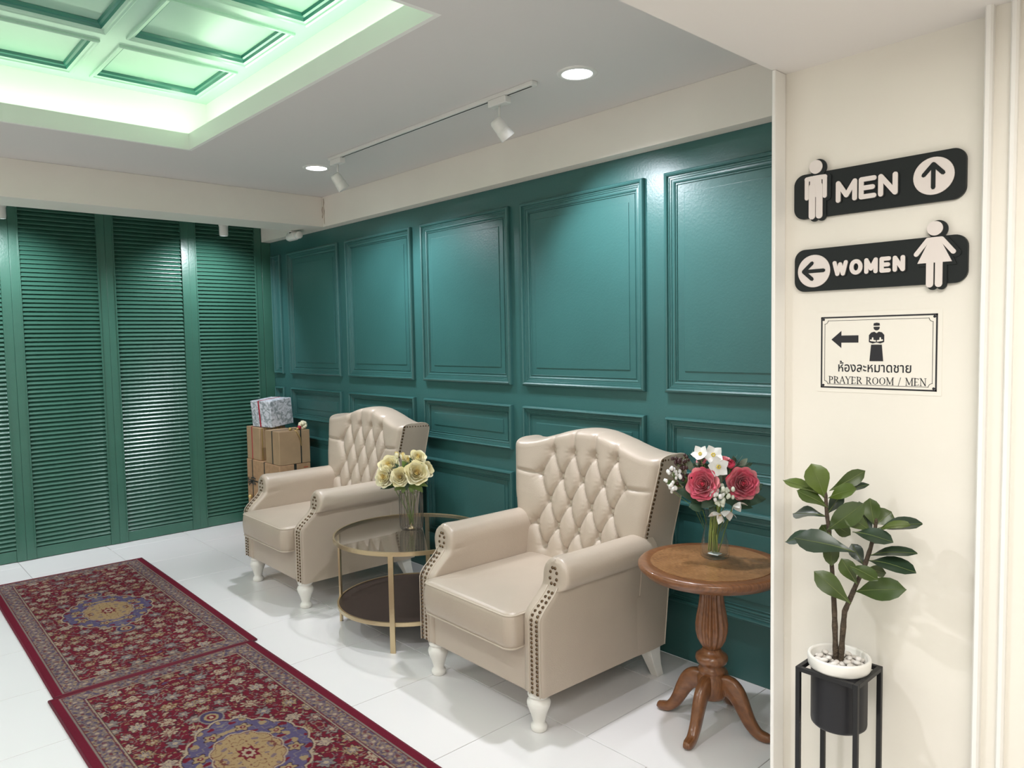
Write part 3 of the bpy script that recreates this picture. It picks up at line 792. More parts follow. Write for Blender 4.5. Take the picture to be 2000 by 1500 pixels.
    for s in (-1, 1):
        mb = MB(); vs = []
        for z, y, h in ((0, 0.405, 0.022), (0.06, 0.378, 0.026), (0.12, 0.355, 0.033), (0.20, 0.335, 0.042)):
            vs += [(s * 0.375 - h, y - h, z), (s * 0.375 + h, y - h, z), (s * 0.375 + h, y + h, z), (s * 0.375 - h, y + h, z)]
        fs = [(0, 1, 2, 3), (12, 13, 14, 15)] + [(k * 4 + i, k * 4 + (i + 1) % 4, k * 4 + 4 + (i + 1) % 4, k * 4 + 4 + i) for k in range(3) for i in range(4)]
        mb.add(vs, fs).build('leg', M['legwhite'], ch, bevel=0.003)
    return ch
def dup(root, loc, rz, lab):
    r = root.copy(); COL.objects.link(r); r.location = loc; r.rotation_euler = (0, 0, rz); r['label'] = lab
    for c in list(root.children):
        d = c.copy(); COL.objects.link(d); d.parent = r
        for e in list(c.children): f_ = e.copy(); COL.objects.link(f_); f_.parent = d
    return r
chair = make_chair((-2.490, 2.452, 0), 'champagne tufted wingback armchair beside the wooden pedestal table', math.radians(-1.5))
dup(chair, (-4.508, 2.440, 0), math.radians(-1.0), 'champagne tufted wingback armchair in front of the stacked gift boxes')

# ------------------------------------------------------------------ round glass table
TC = Vector((-3.487, 2.402, 0)); TR = 0.428
tb = empty('round_glass_table', TC, 'round gold-framed table with smoked glass top and dark lower shelf between the armchairs', 'table')
def ring_mesh(r, z, hw, hh, n=96):
    vs = []; fs = []
    for i in range(n):
        a = 2 * PI * i / n
        for dr, dz in ((-hw, -hh), (hw, -hh), (hw, hh), (-hw, hh)): vs.append(((r + dr) * math.cos(a), (r + dr) * math.sin(a), z + dz))
    for i in range(n):
        for k in range(4): fs.append((i * 4 + k, ((i + 1) % n) * 4 + k, ((i + 1) % n) * 4 + (k + 1) % 4, i * 4 + (k + 1) % 4))
    return MB().add(vs, fs, False)
ring_mesh(TR, 0.522, 0.005, 0.011).build('top_rim', M['gold'], tb, auto=40)
MB().lathe([(TR - 0.006, 0.523), (TR - 0.006, 0.531)], n=96).build('glass_top', M['tableglass'], tb, auto=40)
ring_mesh(TR - 0.014, 0.148, 0.005, 0.010).build('shelf_rim', M['gold'], tb, auto=40)
MB().lathe([(TR - 0.020, 0.138), (TR - 0.020, 0.154)], n=96).build('lower_shelf', M['darkboard'], tb, auto=40)
for k in range(4):
    a = math.radians(-49 - 90 * k + 0)
    o = MB().box((-0.006, -0.014, 0), (0.006, 0.014, 0.512)).build('leg', M['gold'], tb, (0.423 * math.cos(a), 0.423 * math.sin(a), 0), bevel=0.001, seg=1)
    o.rotation_euler = (0, 0, a)

# ------------------------------------------------------------------ pedestal side table
SC = Vector((-1.664, 2.624, 0))
pt = empty('pedestal_table', SC, 'round brown wooden pedestal table with fluted stem and four curved legs', 'table')
top = MB().lathe([(0.262, 0.640), (0.272, 0.643), (0.280, 0.652), (0.288, 0.658), (0.294, 0.664), (0.298, 0.673), (0.297, 0.681), (0.292, 0.687), (0.283, 0.690), (0.255, 0.690), (0.248, 0.6885)], n=96).build('tabletop', M['wood'], pt, auto=60)
MB().lathe([(0.246, 0.680), (0.246, 0.6905)], n=96).build('veneer_inlay', M['burl'], top, auto=60)
prof = [(0.060, 0.640), (0.062, 0.628), (0.050, 0.622), (0.058, 0.612), (0.060, 0.604), (0.048, 0.598)]
MB().lathe(list(reversed(prof)), n=40).build('collar', M['wood'], pt)
fp = [(0.034, 0.330), (0.045, 0.345), (0.058, 0.370), (0.065, 0.400), (0.066, 0.430), (0.061, 0.470), (0.053, 0.510), (0.048, 0.550), (0.049, 0.580), (0.052, 0.600)]
fl_ = [0.0, 0.10, 0.15, 0.16, 0.17, 0.17, 0.17, 0.16, 0.12, 0.0, 14]
MB().lathe(fp, n=140, flute=fl_).build('fluted_stem', M['wood'], pt)
prof = [(0.040, 0.120), (0.052, 0.125), (0.058, 0.14), (0.058, 0.212), (0.052, 0.218), (0.052, 0.232), (0.058, 0.240), (0.050, 0.252), (0.046, 0.262), (0.060, 0.272), (0.066, 0.286), (0.064, 0.300), (0.052, 0.310), (0.040, 0.320), (0.036, 0.332)]
MB().lathe(prof, n=40).build('turned_hub', M['wood'], pt)
def cabriole():
    ctr = [(0.040, 0.178), (0.070, 0.186), (0.098, 0.170), (0.122, 0.135), (0.142, 0.095), (0.165, 0.055), (0.195, 0.026), (0.228, 0.019), (0.246, 0.022)]
    hh = [0.045, 0.044, 0.040, 0.034, 0.029, 0.025, 0.020, 0.0175, 0.012]; ww = [0.021, 0.022, 0.023, 0.0225, 0.021, 0.020, 0.0195, 0.019, 0.013]
    vs = []; fs = []; n = 12; P3 = []
    # finer samples
    pts = []; N = 26
    for i in range(N):
        u = i / (N - 1) * (len(ctr) - 1); k = min(int(u), len(ctr) - 2); f = u - k
        def cr(a): 
            p0, p1, p2, p3 = a[max(k - 1, 0)], a[k], a[k + 1], a[min(k + 2, len(a) - 1)]
            return 0.5 * ((2 * p1) + (-p0 + p2) * f + (2 * p0 - 5 * p1 + 4 * p2 - p3) * f * f + (-p0 + 3 * p1 - 3 * p2 + p3) * f ** 3)
        pts.append((cr([c[0] for c in ctr]), cr([c[1] for c in ctr]), cr(hh), cr(ww)))
    for i, (r, z, h, w_) in enumerate(pts):
        a = pts[max(i - 1, 0)]; b = pts[min(i + 1, N - 1)]; t = Vector((b[0] - a[0], b[1] - a[1])).normalized(); nn = Vector((-t.y, t.x))
        for k in range(n):
            th_ = 2 * PI * k / n; c, s = math.cos(th_), math.sin(th_)
            u = math.copysign(abs(c) ** 0.6, c) * w_; v = math.copysign(abs(s) ** 0.6, s) * h
            vs.append((r + nn.x * v, u, max(0.0005, z + nn.y * v)))
    for i in range(N - 1):
        for k in range(n): j = (k + 1) % n; fs.append((i * n + k, i * n + j, (i + 1) * n + j, (i + 1) * n + k))
    fs.append(tuple(range(n))); fs.append(tuple((N - 1) * n + k for k in range(n - 1, -1, -1)))
    return MB().add(vs, fs, True).mesh('leg', M['wood'])
cme = cabriole()
for k in range(4):
    o = obj('leg', cme, pt); o.rotation_euler = (0, 0, math.radians(-81 + 90 * k))

# ------------------------------------------------------------------ flowers
def petal_patch(mb_mesh, rk, hk, half, phi, curl, zoff, ruff=0.0, nu=11, nv=7, tip=0.0, seed=0):
    rs = random.Random(seed); vs = []; fs = []
    p1, p2 = rs.uniform(0, 6), rs.uniform(0, 6)
    for v in range(nv):
        b = v / (nv - 1)
        for u in range(nu):
            a = -1 + 2 * u / (nu - 1)
            bb = b * (1 - 0.20 * a ** 6 - 0.08 * a * a)
            rho = rk * (math.sin(min(1, bb * 1.05 + 0.02) * PI / 2) ** 0.55) + curl * bb ** 6 * rk
            z = zoff + hk * bb - abs(curl) * 0.35 * hk * bb ** 4
            wd = half * (0.50 + 0.50 * math.sin(PI * (0.08 + bb * 0.50)))
            r2 = rho * (1 + ruff * bb * math.sin(5 * a + p1) * 0.5); z2 = z + ruff * rk * bb * 0.35 * math.sin(6 * a + p2)
            an = phi + a * wd
            vs.append((r2 * math.cos(an), r2 * math.sin(an), z2))
    for v in range(nv - 1):
        for u in range(nu - 1): fs.append((v * nu + u, v * nu + u + 1, (v + 1) * nu + u + 1, (v + 1) * nu + u))
    return vs, fs

def rose(center, R, facing, mats, lab, cat, group, stem_to, layers=((2, .10, .95, 1.7, 0.0), (3, .23, 1.02, 1.35, .08), (3, .38, 1.04, 1.25, .12), (4, .55, 1.02, 1.05, .16), (4, .73, .92, 1.05, .20), (5, .90, .74, .85, .26)), seed=0, name='rose', leaves=0, ruff=0.08):
    t = empty(name, center, lab, cat, group)
    q = Vector(facing).normalized().to_track_quat('Z', 'Y'); rs = random.Random(seed)
    li = 0
    for k, (n, rk, hk, half, curl) in enumerate(layers):
        off = rs.uniform(0, 6.28)
        for i in range(n):
            vs, fs = petal_patch(None, rk * R, hk * R * 1.05, half, off + 2 * PI * i / n + rs.uniform(-.12, .12), curl, -0.30 * R, ruff, seed=seed * 50 + li)
            li += 1
            vs = [q @ Vector(p) for p in vs]
            m = mats[0] if k < 2 else (mats[1] if k < len(layers) - 2 or rs.random() < 0.3 else mats[2])
            MB().add(vs, fs, True).build('petal', m, t, fix=False)
    MB().sphere(tuple(q @ Vector((0, 0, 0.22 * R))), R * 0.15, 10, 7, (1, 1, 1)).build('heart', mats[0], t)
    if stem_to is not None:
        e = Vector(stem_to) - Vector(center); s0 = q @ Vector((0, 0, -0.28 * R))
        mb = MB(); mid = (s0 + e) / 2 + (q @ Vector((0, 0, -0.3 * R)))
        mb.tube([s0, s0 * 0.6 + mid * 0.4, mid * 0.6 + e * 0.4, e * 0.8 + mid * 0.2, e], 0.0022, n=6); mb.build('stem', M['stem'], t)
        MB().sphere(tuple(s0), R * 0.22, 8, 5).build('calyx', M['stem'], t)
    return t

def leaf_geo(B, T, width, facing, sag=0.10, fold=0.15, shape='fig', nu=7, nv=5, wav=0.0):
    B, T = Vector(B), Vector(T); d = T - B; L = d.length; d.normalize(); f = Vector(facing); f = (f - d * f.dot(d))
    f.normalize(); s = d.cross(f).normalized()
    vs = []; fs = []
    for i in range(nu):
        u = i / (nu - 1)
        if shape == 'fig': w = (math.sin(PI * u ** 1.45)) ** 0.75 * (0.70 + 0.34 * u) if 0 < u < 1 else 0.02
        else: w = math.sin(PI * u ** 0.8) ** 0.9 if 0 < u < 1 else 0.02
        cpt = B + d * (L * u) + f * (sag * L * math.sin(PI * u))
        for j in range(nv):
            v = -1 + 2 * j / (nv - 1)
            p = cpt + s * (v * w * width / 2) + f * (-fold * width * (1 - abs(v)) * w * 0.5 + wav * width * math.sin(u * 9 + v * 2) * abs(v))
            vs.append(p)
    for i in range(nu - 1):
        for j in range(nv - 1): fs.append((i * nv + j, i * nv + j + 1, (i + 1) * nv + j + 1, (i + 1) * nv + j))
    return vs, fs

def leafobj(parent, B, T, width, facing, m, name='leaf', **k):
    o_ = parent.location
    vs, fs = leaf_geo(Vector(B) - o_, Vector(T) - o_, width, facing, **k)
    return MB().add(vs, fs, True).build(name, m, parent, fix=False)

CAMV = Vector((0, 0, H))
# --- fluted grey vase with cream roses
V1 = Vector((-3.515, 2.43, 0.5315))
n = 120; prof = [(0.018, 0.0), (0.045, 0.001), (0.060, 0.007), (0.067, 0.018), (0.069, 0.035), (0.069, 0.20), (0.067, 0.212), (0.061, 0.222), (0.054, 0.227)]
va = empty('fluted_vase', V1, 'fluted grey glass vase on the round glass table', 'vase')
flt = [0.0, 0.03, 0.07, 0.09, 0.09, 0.09, 0.07, 0.04, 0.0, 20]
mb = MB(); vs = []; fs = []
for k, (r, z) in enumerate(prof):
    for i in range(n):
        a = 2 * PI * i / n; rr = r * (1 - flt[k] * (0.5 + 0.5 * math.cos(20 * a))); vs.append((rr * math.cos(a), rr * math.sin(a), z))
for k in range(len(prof) - 1):
    for i in range(n): j = (i + 1) % n; fs.append((k * n + i, k * n + j, (k + 1) * n + j, (k + 1) * n + i))
fs.append(tuple(range(n - 1, -1, -1)))
mb.add(vs, fs, True).build('glass_body', M['greyglass'], va, fix=False)
ring_mesh(0.054, 0.227, 0.0015, 0.002, 48).build('lip', M['greyglass'], va)
mw = mat('dark_rib', (0.20, 0.17, 0.15), 0.25, metal=0.6)
wire = MB()
for i in range(20):
    a = 2 * PI * i / 20
    wire.tube([(r * math.cos(a) * 0.985, r * math.sin(a) * 0.985, z) for r, z in [(0.03, 0.003), (0.050, 0.004), (0.062, 0.010), (0.067, 0.022), (0.069, 0.05), (0.069, 0.12), (0.069, 0.20), (0.064, 0.216), (0.055, 0.227)]], 0.0012, n=5)
wire.build('rib', mw, va)
MB().lathe([(0.0, 0.003), (0.02, 0.004), (0.022, 0.010), (0.010, 0.016), (0.006, 0.026), (0.012, 0.032), (0.006, 0.040), (0.0, 0.042)], n=16).build('gold_foot', M['gold'], va)
G1 = 'cream roses in the fluted vase'
st1 = V1 + Vector((0, 0, 0.03))
tocam = (CAMV - (V1 + Vector((0, 0, 0.3)))).normalized()
Rt = Vector((0.678, 0.735, 0)); Upv = Vector((0, 0, 1))
def fpos(c0, dx, dz, dd): return Vector(c0) + Rt * dx + Upv * dz - Vector((-0.735, 0.678, 0)) * dd
def v1p(px, py, dd=0.0):
    p = at(px, py, V1.y); k = (px - 791) / 210.0
    # slide along the view to the depth of the vase axis
    ray = (p - CAMV).normalized(); fw = Vector((-0.735, 0.678, 0)); dist = (V1 - CAMV).dot(fw) - dd
    return CAMV + ray * (dist / ray.dot(fw))
YM = [M['yelc'], M['yel'], M['yelw']]
ros = [(813, 925, 0.055, 0.050, (0.15, -0.1, 0.25), 'largest cream rose, right front of the fluted vase'),
       (782, 932, 0.058, 0.040, (-0.1, 0, 0.05), 'half-open cream rose at the centre front over the vase rim'),
       (755, 932, 0.035, 0.044, (-0.6, 0, 0.1), 'cream rose at the lower left of the vase bouquet'),
       (762, 912, 0.005, 0.046, (-0.4, 0, 0.6), 'pale cream rose at the upper left of the vase bouquet'),
       (815, 896, 0.000, 0.036, (0.3, 0, 0.9), 'ruffled cream rose at the top right of the vase bouquet'),
       (829, 918, 0.0, 0.036, (0.8, 0, 0.3), 'ivory rose at the far right edge of the vase bouquet'),
       (797, 901, 0.0, 0.026, (0.1, 0, 1.0), 'small opening rosebud at the top middle of the cream bouquet')]
for i, (px, py, dd, R_, f, lab) in enumerate(ros):
    face = tocam * 1.0 + Rt * f[0] + Upv * f[2]
    rose(v1p(px, py, dd), R_ * 1.28, face, YM, lab, 'flower', G1, st1 + Vector((0.012 * math.cos(i), 0.012 * math.sin(i), 0)), seed=i + 1, ruff=0.15)
for i, (px, py, dd, R_, lab) in enumerate(((776, 893, 0.0, 0.020, 'closed cream rosebud standing left of the top buds'), (787, 896, 0.01, 0.022, 'closed cream rosebud beside the small opening bud'))):
    rose(v1p(px, py, dd), R_ * 1.25, (0.1 * (i - 1), -0.1, 1), YM, lab, 'flower', G1, st1, layers=((2, .25, 1.5, 1.3, -.2), (3, .5, 1.7, 1.0, -.25), (3, .62, 1.4, .9, -.2)), seed=30 + i, name='rosebud')
sp = empty('leaf_sprig', v1p(791, 945), 'olive green leaf sprigs tucked under the cream roses', 'foliage')
for (a, b, wd) in (((775, 948), (742, 955), .02), ((800, 945), (806, 965), .022), ((812, 945), (826, 962), .026), ((790, 920), (797, 903), .018), ((780, 915), (771, 905), .014), ((825, 930), (836, 945), .016), ((770, 945), (752, 952), .02), ((797, 940), (793, 958), .02), ((785, 915), (764, 914), .012), ((805, 905), (800, 893), .014), ((790, 945), (770, 958), .028), ((800, 940), (818, 958), .030), ((792, 925), (770, 925), .03), ((800, 915), (825, 905), .03), ((795, 915), (785, 900), .028), ((800, 930), (800, 905), .03), ((785, 940), (757, 948), .03), ((790, 948), (786, 964), .022), ((810, 940), (836, 950), .024)):
    leafobj(sp, v1p(*a, 0.03), v1p(*b, 0.045), wd * 1.3, tocam + Upv * 0.3, M['stem'] if wd > .02 else M['bleaf'], shape='x')

# --- clear vase with pink bouquet
V2 = Vector((-1.690, 2.690, 0.6915))
vb = empty('glass_vase', V2, 'clear waisted glass vase on the wooden pedestal table', 'vase')
prof = [(0.0, 0.0), (0.050, 0.0), (0.057, 0.004), (0.060, 0.015), (0.060, 0.030), (0.055, 0.060), (0.048, 0.095), (0.041, 0.130), (0.0365, 0.155), (0.036, 0.175), (0.040, 0.195), (0.046, 0.212)]
def shell(prof, n=48):
    vs = []; fs = []
    for r, z in prof:
        for i in range(n): a = 2 * PI * i / n; vs.append((r * math.cos(a), r * math.sin(a), z))
    for k in range(len(prof) - 1):
        for i in range(n): j = (i + 1) % n; fs.append((k * n + i, k * n + j, (k + 1) * n + j, (k + 1) * n + i))
    return MB().add(vs, fs, True)
shell(prof).build('glass_body', M['vaseglass'], vb, fix=False)
shell([(0.0, 0.010), (0.044, 0.010), (0.050, 0.014), (0.053, 0.024), (0.051, 0.045), (0.046, 0.075)]).build('inner_wall', M['vaseglass'], vb, fix=False)
MB().box((-0.024, -0.018, 0.011), (0.024, 0.018, 0.016)).build('float_block', mat('frosted_block', (0.55, 0.6, 0.58), 0.3), vb, bevel=0.003)
def v2p(px, py, dd=0.0):
    fw = Vector((-0.735, 0.678, 0)); c = (px - 1000, py - 750, FPX)
    ray = Vector([sum(RW[i][k] * c[k] for k in range(3)) for i in range(3)]); dist = (V2 - CAMV).dot(fw) - dd
    return CAMV + ray * (dist / ray.dot(fw))
tocam2 = (CAMV - (V2 + Vector((0, 0, 0.3)))).normalized(); Rt2 = Vector((0.735, 0.678, 0))
Rt2 = Vector((tocam2.y * -1, tocam2.x, 0)).normalized() * -1
if Rt2.dot(Vector((1, 1, 0))) < 0: Rt2 = -Rt2
PKM = [M['pinkd'], M['pink'], M['pinkl']]
G2 = 'flowers of the pink and white bouquet'
full = ((3, .10, .80, 1.4, 0.0), (4, .20, .90, 1.1, .06), (4, .32, .95, 1.05, .10), (5, .46, .98, .9, .12), (5, .61, .94, .9, .16), (6, .77, .84, .75, .20), (6, .90, .68, .75, .25), (5, 1.0, .42, .85, .15))
st2 = V2 + Vector((0.0, 0, 0.02))
rose(v2p(1374, 946, 0.055), 0.060, tocam2 + Rt2 * -0.25 + Upv * 0.15, PKM, 'big pink peony at the left front of the bouquet', 'flower', G2, st2 + Vector((0.01, 0, 0)), full, seed=61, name='peony', ruff=0.15)
rose(v2p(1449, 945, 0.045), 0.060, tocam2 + Rt2 * 0.3 + Upv * 0.1, PKM, 'big pink peony at the right of the bouquet', 'flower', G2, st2 + Vector((0.012, 0.01, 0)), full, seed=62, name='peony', ruff=0.15)
rose(v2p(1412, 903, 0.0), 0.030, Vector((0, -0.2, 1)), [M['pink'], M['pinkl'], M['pinkl']], 'small salmon pink flower behind the white ones at the bouquet top', 'flower', G2, st2, seed=63, name='small_rose')
rose(v2p(1427, 912, 0.01), 0.028, Vector((0.3, -0.4, 0.9)), [M['pinkd'], M['pinkd'], M['pink']], 'deep pink bud between the two big peonies', 'flower', G2, st2, seed=64, layers=((2, .25, 1.4, 1.3, -.2), (3, .5, 1.5, 1.0, -.2), (4, .7, 1.3, .9, -.2)), name='peony_bud')
rose(v2p(1373, 902, 0.0), 0.026, Vector((-0.2, -0.6, 0.7)), [M['pinkl'], M['bleafl'], M['pinkl']], 'dusty pink faded bloom above the left peony', 'flower', G2, st2, seed=65, name='small_rose')
def hellebore(px, py, dd, R_, face, lab, np_=5, cup=0.25, seed=0):
    R_ = R_ * 1.38; c = v2p(px, py, dd); t = empty('white_blossom', c, lab, 'flower', G2); q = Vector(face).normalized().to_track_quat('Z', 'Y'); rs = random.Random(seed)
    for i in range(np_):
        a = 2 * PI * i / np_ + seed; d = Vector((math.cos(a), math.sin(a), cup))
        vs, fs = leaf_geo((0, 0, 0), d * R_, R_ * 0.95, (0, 0, 1), sag=-0.12, fold=-0.1, shape='x', nu=6, nv=5)
        MB().add([q @ v for v in vs], fs, True).build('petal', M['whitep'], t, fix=False)
    mb = MB()
    for i in range(6): a = i * 1.05; mb.sphere(tuple(q @ Vector((0.15 * R_ * math.cos(a), 0.15 * R_ * math.sin(a), 0.14 * R_))), R_ * 0.09, 6, 4)
    mb.build('stamens', M['stamen'], t)
    MB().tube([(0, 0, 0), (V2 - c) * 0.35 + Vector((0, 0, 0.02)), (V2 - c) * 0.7 + Vector((0, 0, 0.04))], 0.0014, n=5).build('stem', M['stem'], t)
hellebore(1368, 887, 0.04, 0.026, tocam2 + Rt2 * -0.4 + Upv * 0.6, 'white star blossom at the very top left of the bouquet', seed=1, cup=0.5)
hellebore(1393, 889, 0.045, 0.031, tocam2 + Upv * 0.3, 'open white blossom at the top middle of the bouquet', 5, seed=2)
hellebore(1403, 912, 0.07, 0.032, tocam2 + Rt2 * 0.2, 'open white blossom with a yellow heart between the two peonies', 5, seed=3)
hellebore(1437, 983, 0.08, 0.026, tocam2 * 0.4 + Rt2 * 0.5 - Upv * 0.8, 'drooping white blossom hanging under the right peony', 4, 0.9, seed=4)
hellebore(1420, 997, 0.085, 0.028, tocam2 * 0.4 - Upv * 0.9, 'middle one of the drooping white blossoms over the vase mouth', 4, 0.9, seed=5)
hellebore(1406, 1003, 0.085, 0.026, tocam2 * 0.5 - Rt2 * 0.5 - Upv * 0.8, 'lowest drooping white blossom over the vase neck', 4, 0.9, seed=6)
def cluster(px, py, dd, m, lab, n, spread, r, name='filler_sprig'):
    spread *= 1.3; r *= 1.25; n = int(n * 1.5); c = v2p(px, py, dd); t = empty(name, c, lab, 'flower', G2); rs = random.Random(int(px))
    mb = MB(); sm_ = MB()
    for i in range(n):
        p = Vector((rs.gauss(0, spread), rs.gauss(0, spread), rs.gauss(0, spread)))
        mb.sphere(tuple(p), r * rs.uniform(.7, 1.2), 6, 5, (1, 1, 1.2)); sm_.tube([p, p * 0.4 + Vector((0, 0, -spread)), Vector((0, 0, -2 * spread))], 0.0008, n=4)
    tag(mb.build('small_blooms', m, t), kind='stuff'); sm_.tube([Vector((0, 0, -2 * spread)), (V2 - c) * 0.5 + Vector((0, 0, 0.06)), (V2 - c) * 0.75 + Vector((0, 0, 0.04))], 0.0012, n=5); sm_.build('stems', M['stem'], t)
wh2 = mat('greenish_white_bloom', (0.72, 0.75, 0.62), 0.6)
cluster(1317, 924, 0.02, M['whitep'], 'upper tuft of tiny white blooms left of the bouquet', 12, .010, .006)
cluster(1314, 948, 0.03, M['whitep'], 'lower tuft of tiny white blooms left of the bouquet', 12, .010, .006)
cluster(1395, 963, 0.09, M['whitep'], 'cluster of small white buds at the right foot of the left peony', 11, .009, .007)
cluster(1417, 958, 0.085, wh2, 'greenish white bud cluster between the peonies', 12, .010, .0065)
cluster(1408, 980, 0.085, wh2, 'pale green bud cluster just above the drooping blossoms', 9, .008, .0065)
cluster(1334, 905, 0.01, M['berry'], 'dark brown berry spray at the upper left of the bouquet', 16, .014, .006, 'berry_spray')
cluster(1340, 932, 0.02, M['berry'], 'dark berry spray beside the left peony', 9, .010, .005, 'berry_spray')
bl = empty('bouquet_foliage', v2p(1400, 980), 'dark green leaves and wispy twigs around the pink bouquet', 'foliage')
for (a, b, wd, m_, dd, fc) in (((1385, 978), (1318, 958), .050, 'bleaf', .03, (-.2, .5)), ((1375, 985), (1345, 990), .050, 'bleaf', .03, (0, .4)), ((1430, 975), (1496, 975), .055, 'bleaf', .02, (.2, .4)), ((1420, 980), (1470, 992), .04, 'bleaf', .03, (.2, .5)),
                               ((1330, 950), (1294, 940), .022, 'leafg', .02, (0, .8)), ((1400, 960), (1405, 915), .03, 'bleafl', .03, (0, .1)), ((1412, 940), (1408, 905), .028, 'bleafl', .01, (0, .1)), ((1350, 920), (1345, 895), .02, 'bleafl', .0, (0, .1)), ((1445, 910), (1460, 895), .02, 'bleafl', .0, (0, .1)),
                               ((1435, 905), (1432, 890), .016, 'bleaf', .0, (0, .1)), ((1398, 990), (1385, 1002), .03, 'bleaf', .05, (0, .1)), ((1360, 975), (1350, 955), .03, 'bleaf', .0, (0, .1)), ((1460, 960), (1490, 945), .03, 'bleaf', .0, (0, .1)), ((1345, 930), (1325, 945), .022, 'bleaf', .0, (0, .1)), ((1400, 965), (1370, 992), .05, 'bleaf', .05, (0, .3)), ((1415, 960), (1440, 985), .05, 'bleaf', .04, (0, .3)), ((1400, 930), (1350, 905), .045, 'bleaf', -.02, (0, .2)), ((1410, 930), (1470, 905), .045, 'bleaf', -.02, (0, .2)), ((1400, 940), (1402, 890), .05, 'bleaf', -.03, (0, .1)), ((1360, 950), (1322, 935), .04, 'bleaf', -.01, (0, .2)), ((1450, 955), (1488, 955), .04, 'bleaf', -.01, (0, .3)), ((1390, 960), (1350, 975), .05, 'bleaf', .0, (0, .3))):
    leafobj(bl, v2p(*a, dd), v2p(*b, dd), wd * 1.25, tocam2 + Rt2 * fc[0] + Upv * fc[1], M[m_], shape='x', wav=0.05)
tw = MB(); rs = random.Random(5)
for px, py in ((1352, 880), (1345, 887), (1455, 897), (1462, 903), (1450, 890), (1440, 888), (1356, 900), (1332, 893), (1325, 915), (1466, 910), (1305, 930), (1322, 962)):
    e = v2p(px, py) - bl.location; s0 = v2p(1400 + (px - 1400) * .3, 950) - bl.location
    tw.tube([s0, s0.lerp(e, .5) + Vector((0, 0, .01)), e], [0.001, 0.0009, 0.0006], n=4)
    for k in range(3):
        b0 = s0.lerp(e, .6 + .12 * k); tw.tube([b0, b0 + Vector((rs.uniform(-.015, .015), rs.uniform(-.015, .015), rs.uniform(.004, .02)))], 0.0006, n=3)
tag(tw.build('twigs', M['bleafl'], bl), kind='stuff')
sb = MB()
for i in range(14):
    a = i * 2.4; r0 = 0.022 * math.sqrt(i / 14); r1 = 0.020
    sb.tube([(r0 * math.cos(a) - 0.006, r0 * math.sin(a), 0.022), (r0 * math.cos(a) * .8 - 0.006, r0 * math.sin(a) * .8, 0.10), (r1 * .8 * math.cos(a + .4), r1 * .8 * math.sin(a + .4), 0.18), (0.03 * math.cos(a + .4), 0.03 * math.sin(a + .4), 0.235)], 0.0026, n=6)
so = sb.build('flower_stems', mat('pale_green_stems', (0.30, 0.36, 0.08), 0.5), bl, V2 - bl.location)

# ------------------------------------------------------------------ plant stand, pot, fig
SX0, SX1, SY0, SY1, SZ = -0.938, -0.772, 1.888, 2.05, 0.718
ps = empty('plant_stand', ((SX0 + SX1) / 2, (SY0 + SY1) / 2, 0), 'tall slim black metal plant stand against the cream wall', 'stand')
q = 0.006; ox, oy = (SX1 - SX0) / 2 - q, (SY1 - SY0) / 2 - q
lm = MB().box((-q, -q, 0), (q, q, SZ)).mesh('leg', M['black'], bevel=0.0008, seg=1)
for sx in (-1, 1):
    for sy in (-1, 1): obj('leg', lm, ps, (sx * ox, sy * oy, 0))
for s in (-1, 1):
    for zz in (SZ - q, 0.03):
        MB().box((-ox + q, -q, -q), (ox - q, q, q)).build('crossbar', M['black'], ps, (0, s * oy, zz), bevel=0.0008, seg=1)
        MB().box((-q, -oy + q, -q), (q, oy - q, q)).build('crossbar', M['black'], ps, (s * ox, 0, zz), bevel=0.0008, seg=1)
PC = Vector(((SX0 + SX1) / 2 - 0.0, (SY0 + SY1) / 2, 0.56))
po = empty('plant_pot', PC, 'round black pot with a white rim hanging in the plant stand', 'pot')
MB().lathe([(0.066, 0.0), (0.070, 0.004), (0.071, 0.010), (0.071, 0.162), (0.066, 0.164)], n=64).build('black_body', M['pot'], po, auto=50)
vs = [(0.060, 0.150), (0.076, 0.158), (0.0785, 0.163), (0.080, 0.186), (0.078, 0.191), (0.073, 0.191), (0.070, 0.186), (0.069, 0.160), (0.060, 0.158)]
shell(vs, 64).build('white_rim', M['potwhite'], po, fix=True)
MB().lathe([(0.067, 0.155), (0.067, 0.166)], n=32).build('soil', M['soil'], po)
# pebbles
rs = random.Random(12); pm = []
for k in range(4):
    mb = MB(); mb.sphere((0, 0, 0), 1, 10, 7)
    r2 = random.Random(k); f = [(r2.uniform(1, 3), r2.uniform(0, 6), r2.uniform(-1, 1)) for _ in range(3)]
    mb.v = [tuple(c * (1 + 0.08 * sum(math.sin(a * (x + y * bz) + b) for a, b, bz in f)) for c in (x, y, z)) for x, y, z in mb.v]
    pm.append(mb.mesh('pebble', M['pebble'] if k % 2 else M['pebble2']))
placed = []
for ring_, (rad, n_) in enumerate(((0.056, 14), (0.038, 10), (0.020, 6), (0.047, 9), (0.029, 6))):
    for i in range(n_):
        a = 2 * PI * i / n_ + ring_ * 0.7 + rs.uniform(-.1, .1); r_ = rad + rs.uniform(-.003, .003); s_ = rs.uniform(0.0078, 0.0115)
        z = 0.56 + 0.166 + s_ * 0.55 + (0.009 if ring_ > 2 else 0)
        o = bpy.data.objects.new('pebble', pm[rs.randrange(4)]); COL.objects.link(o)
        o.location = (PC.x + r_ * math.cos(a), PC.y + r_ * math.sin(a), z); o.scale = (s_ * rs.uniform(1.0, 1.25), s_ * rs.uniform(.75, .95), s_ * .62)
        o.rotation_euler = (rs.uniform(-.3, .3), rs.uniform(-.3, .3), rs.uniform(0, 6))
        tag(o, 'small pale pebble lying round the fig stems in the white-rimmed pot', 'pebble', 'pebbles in the plant pot')
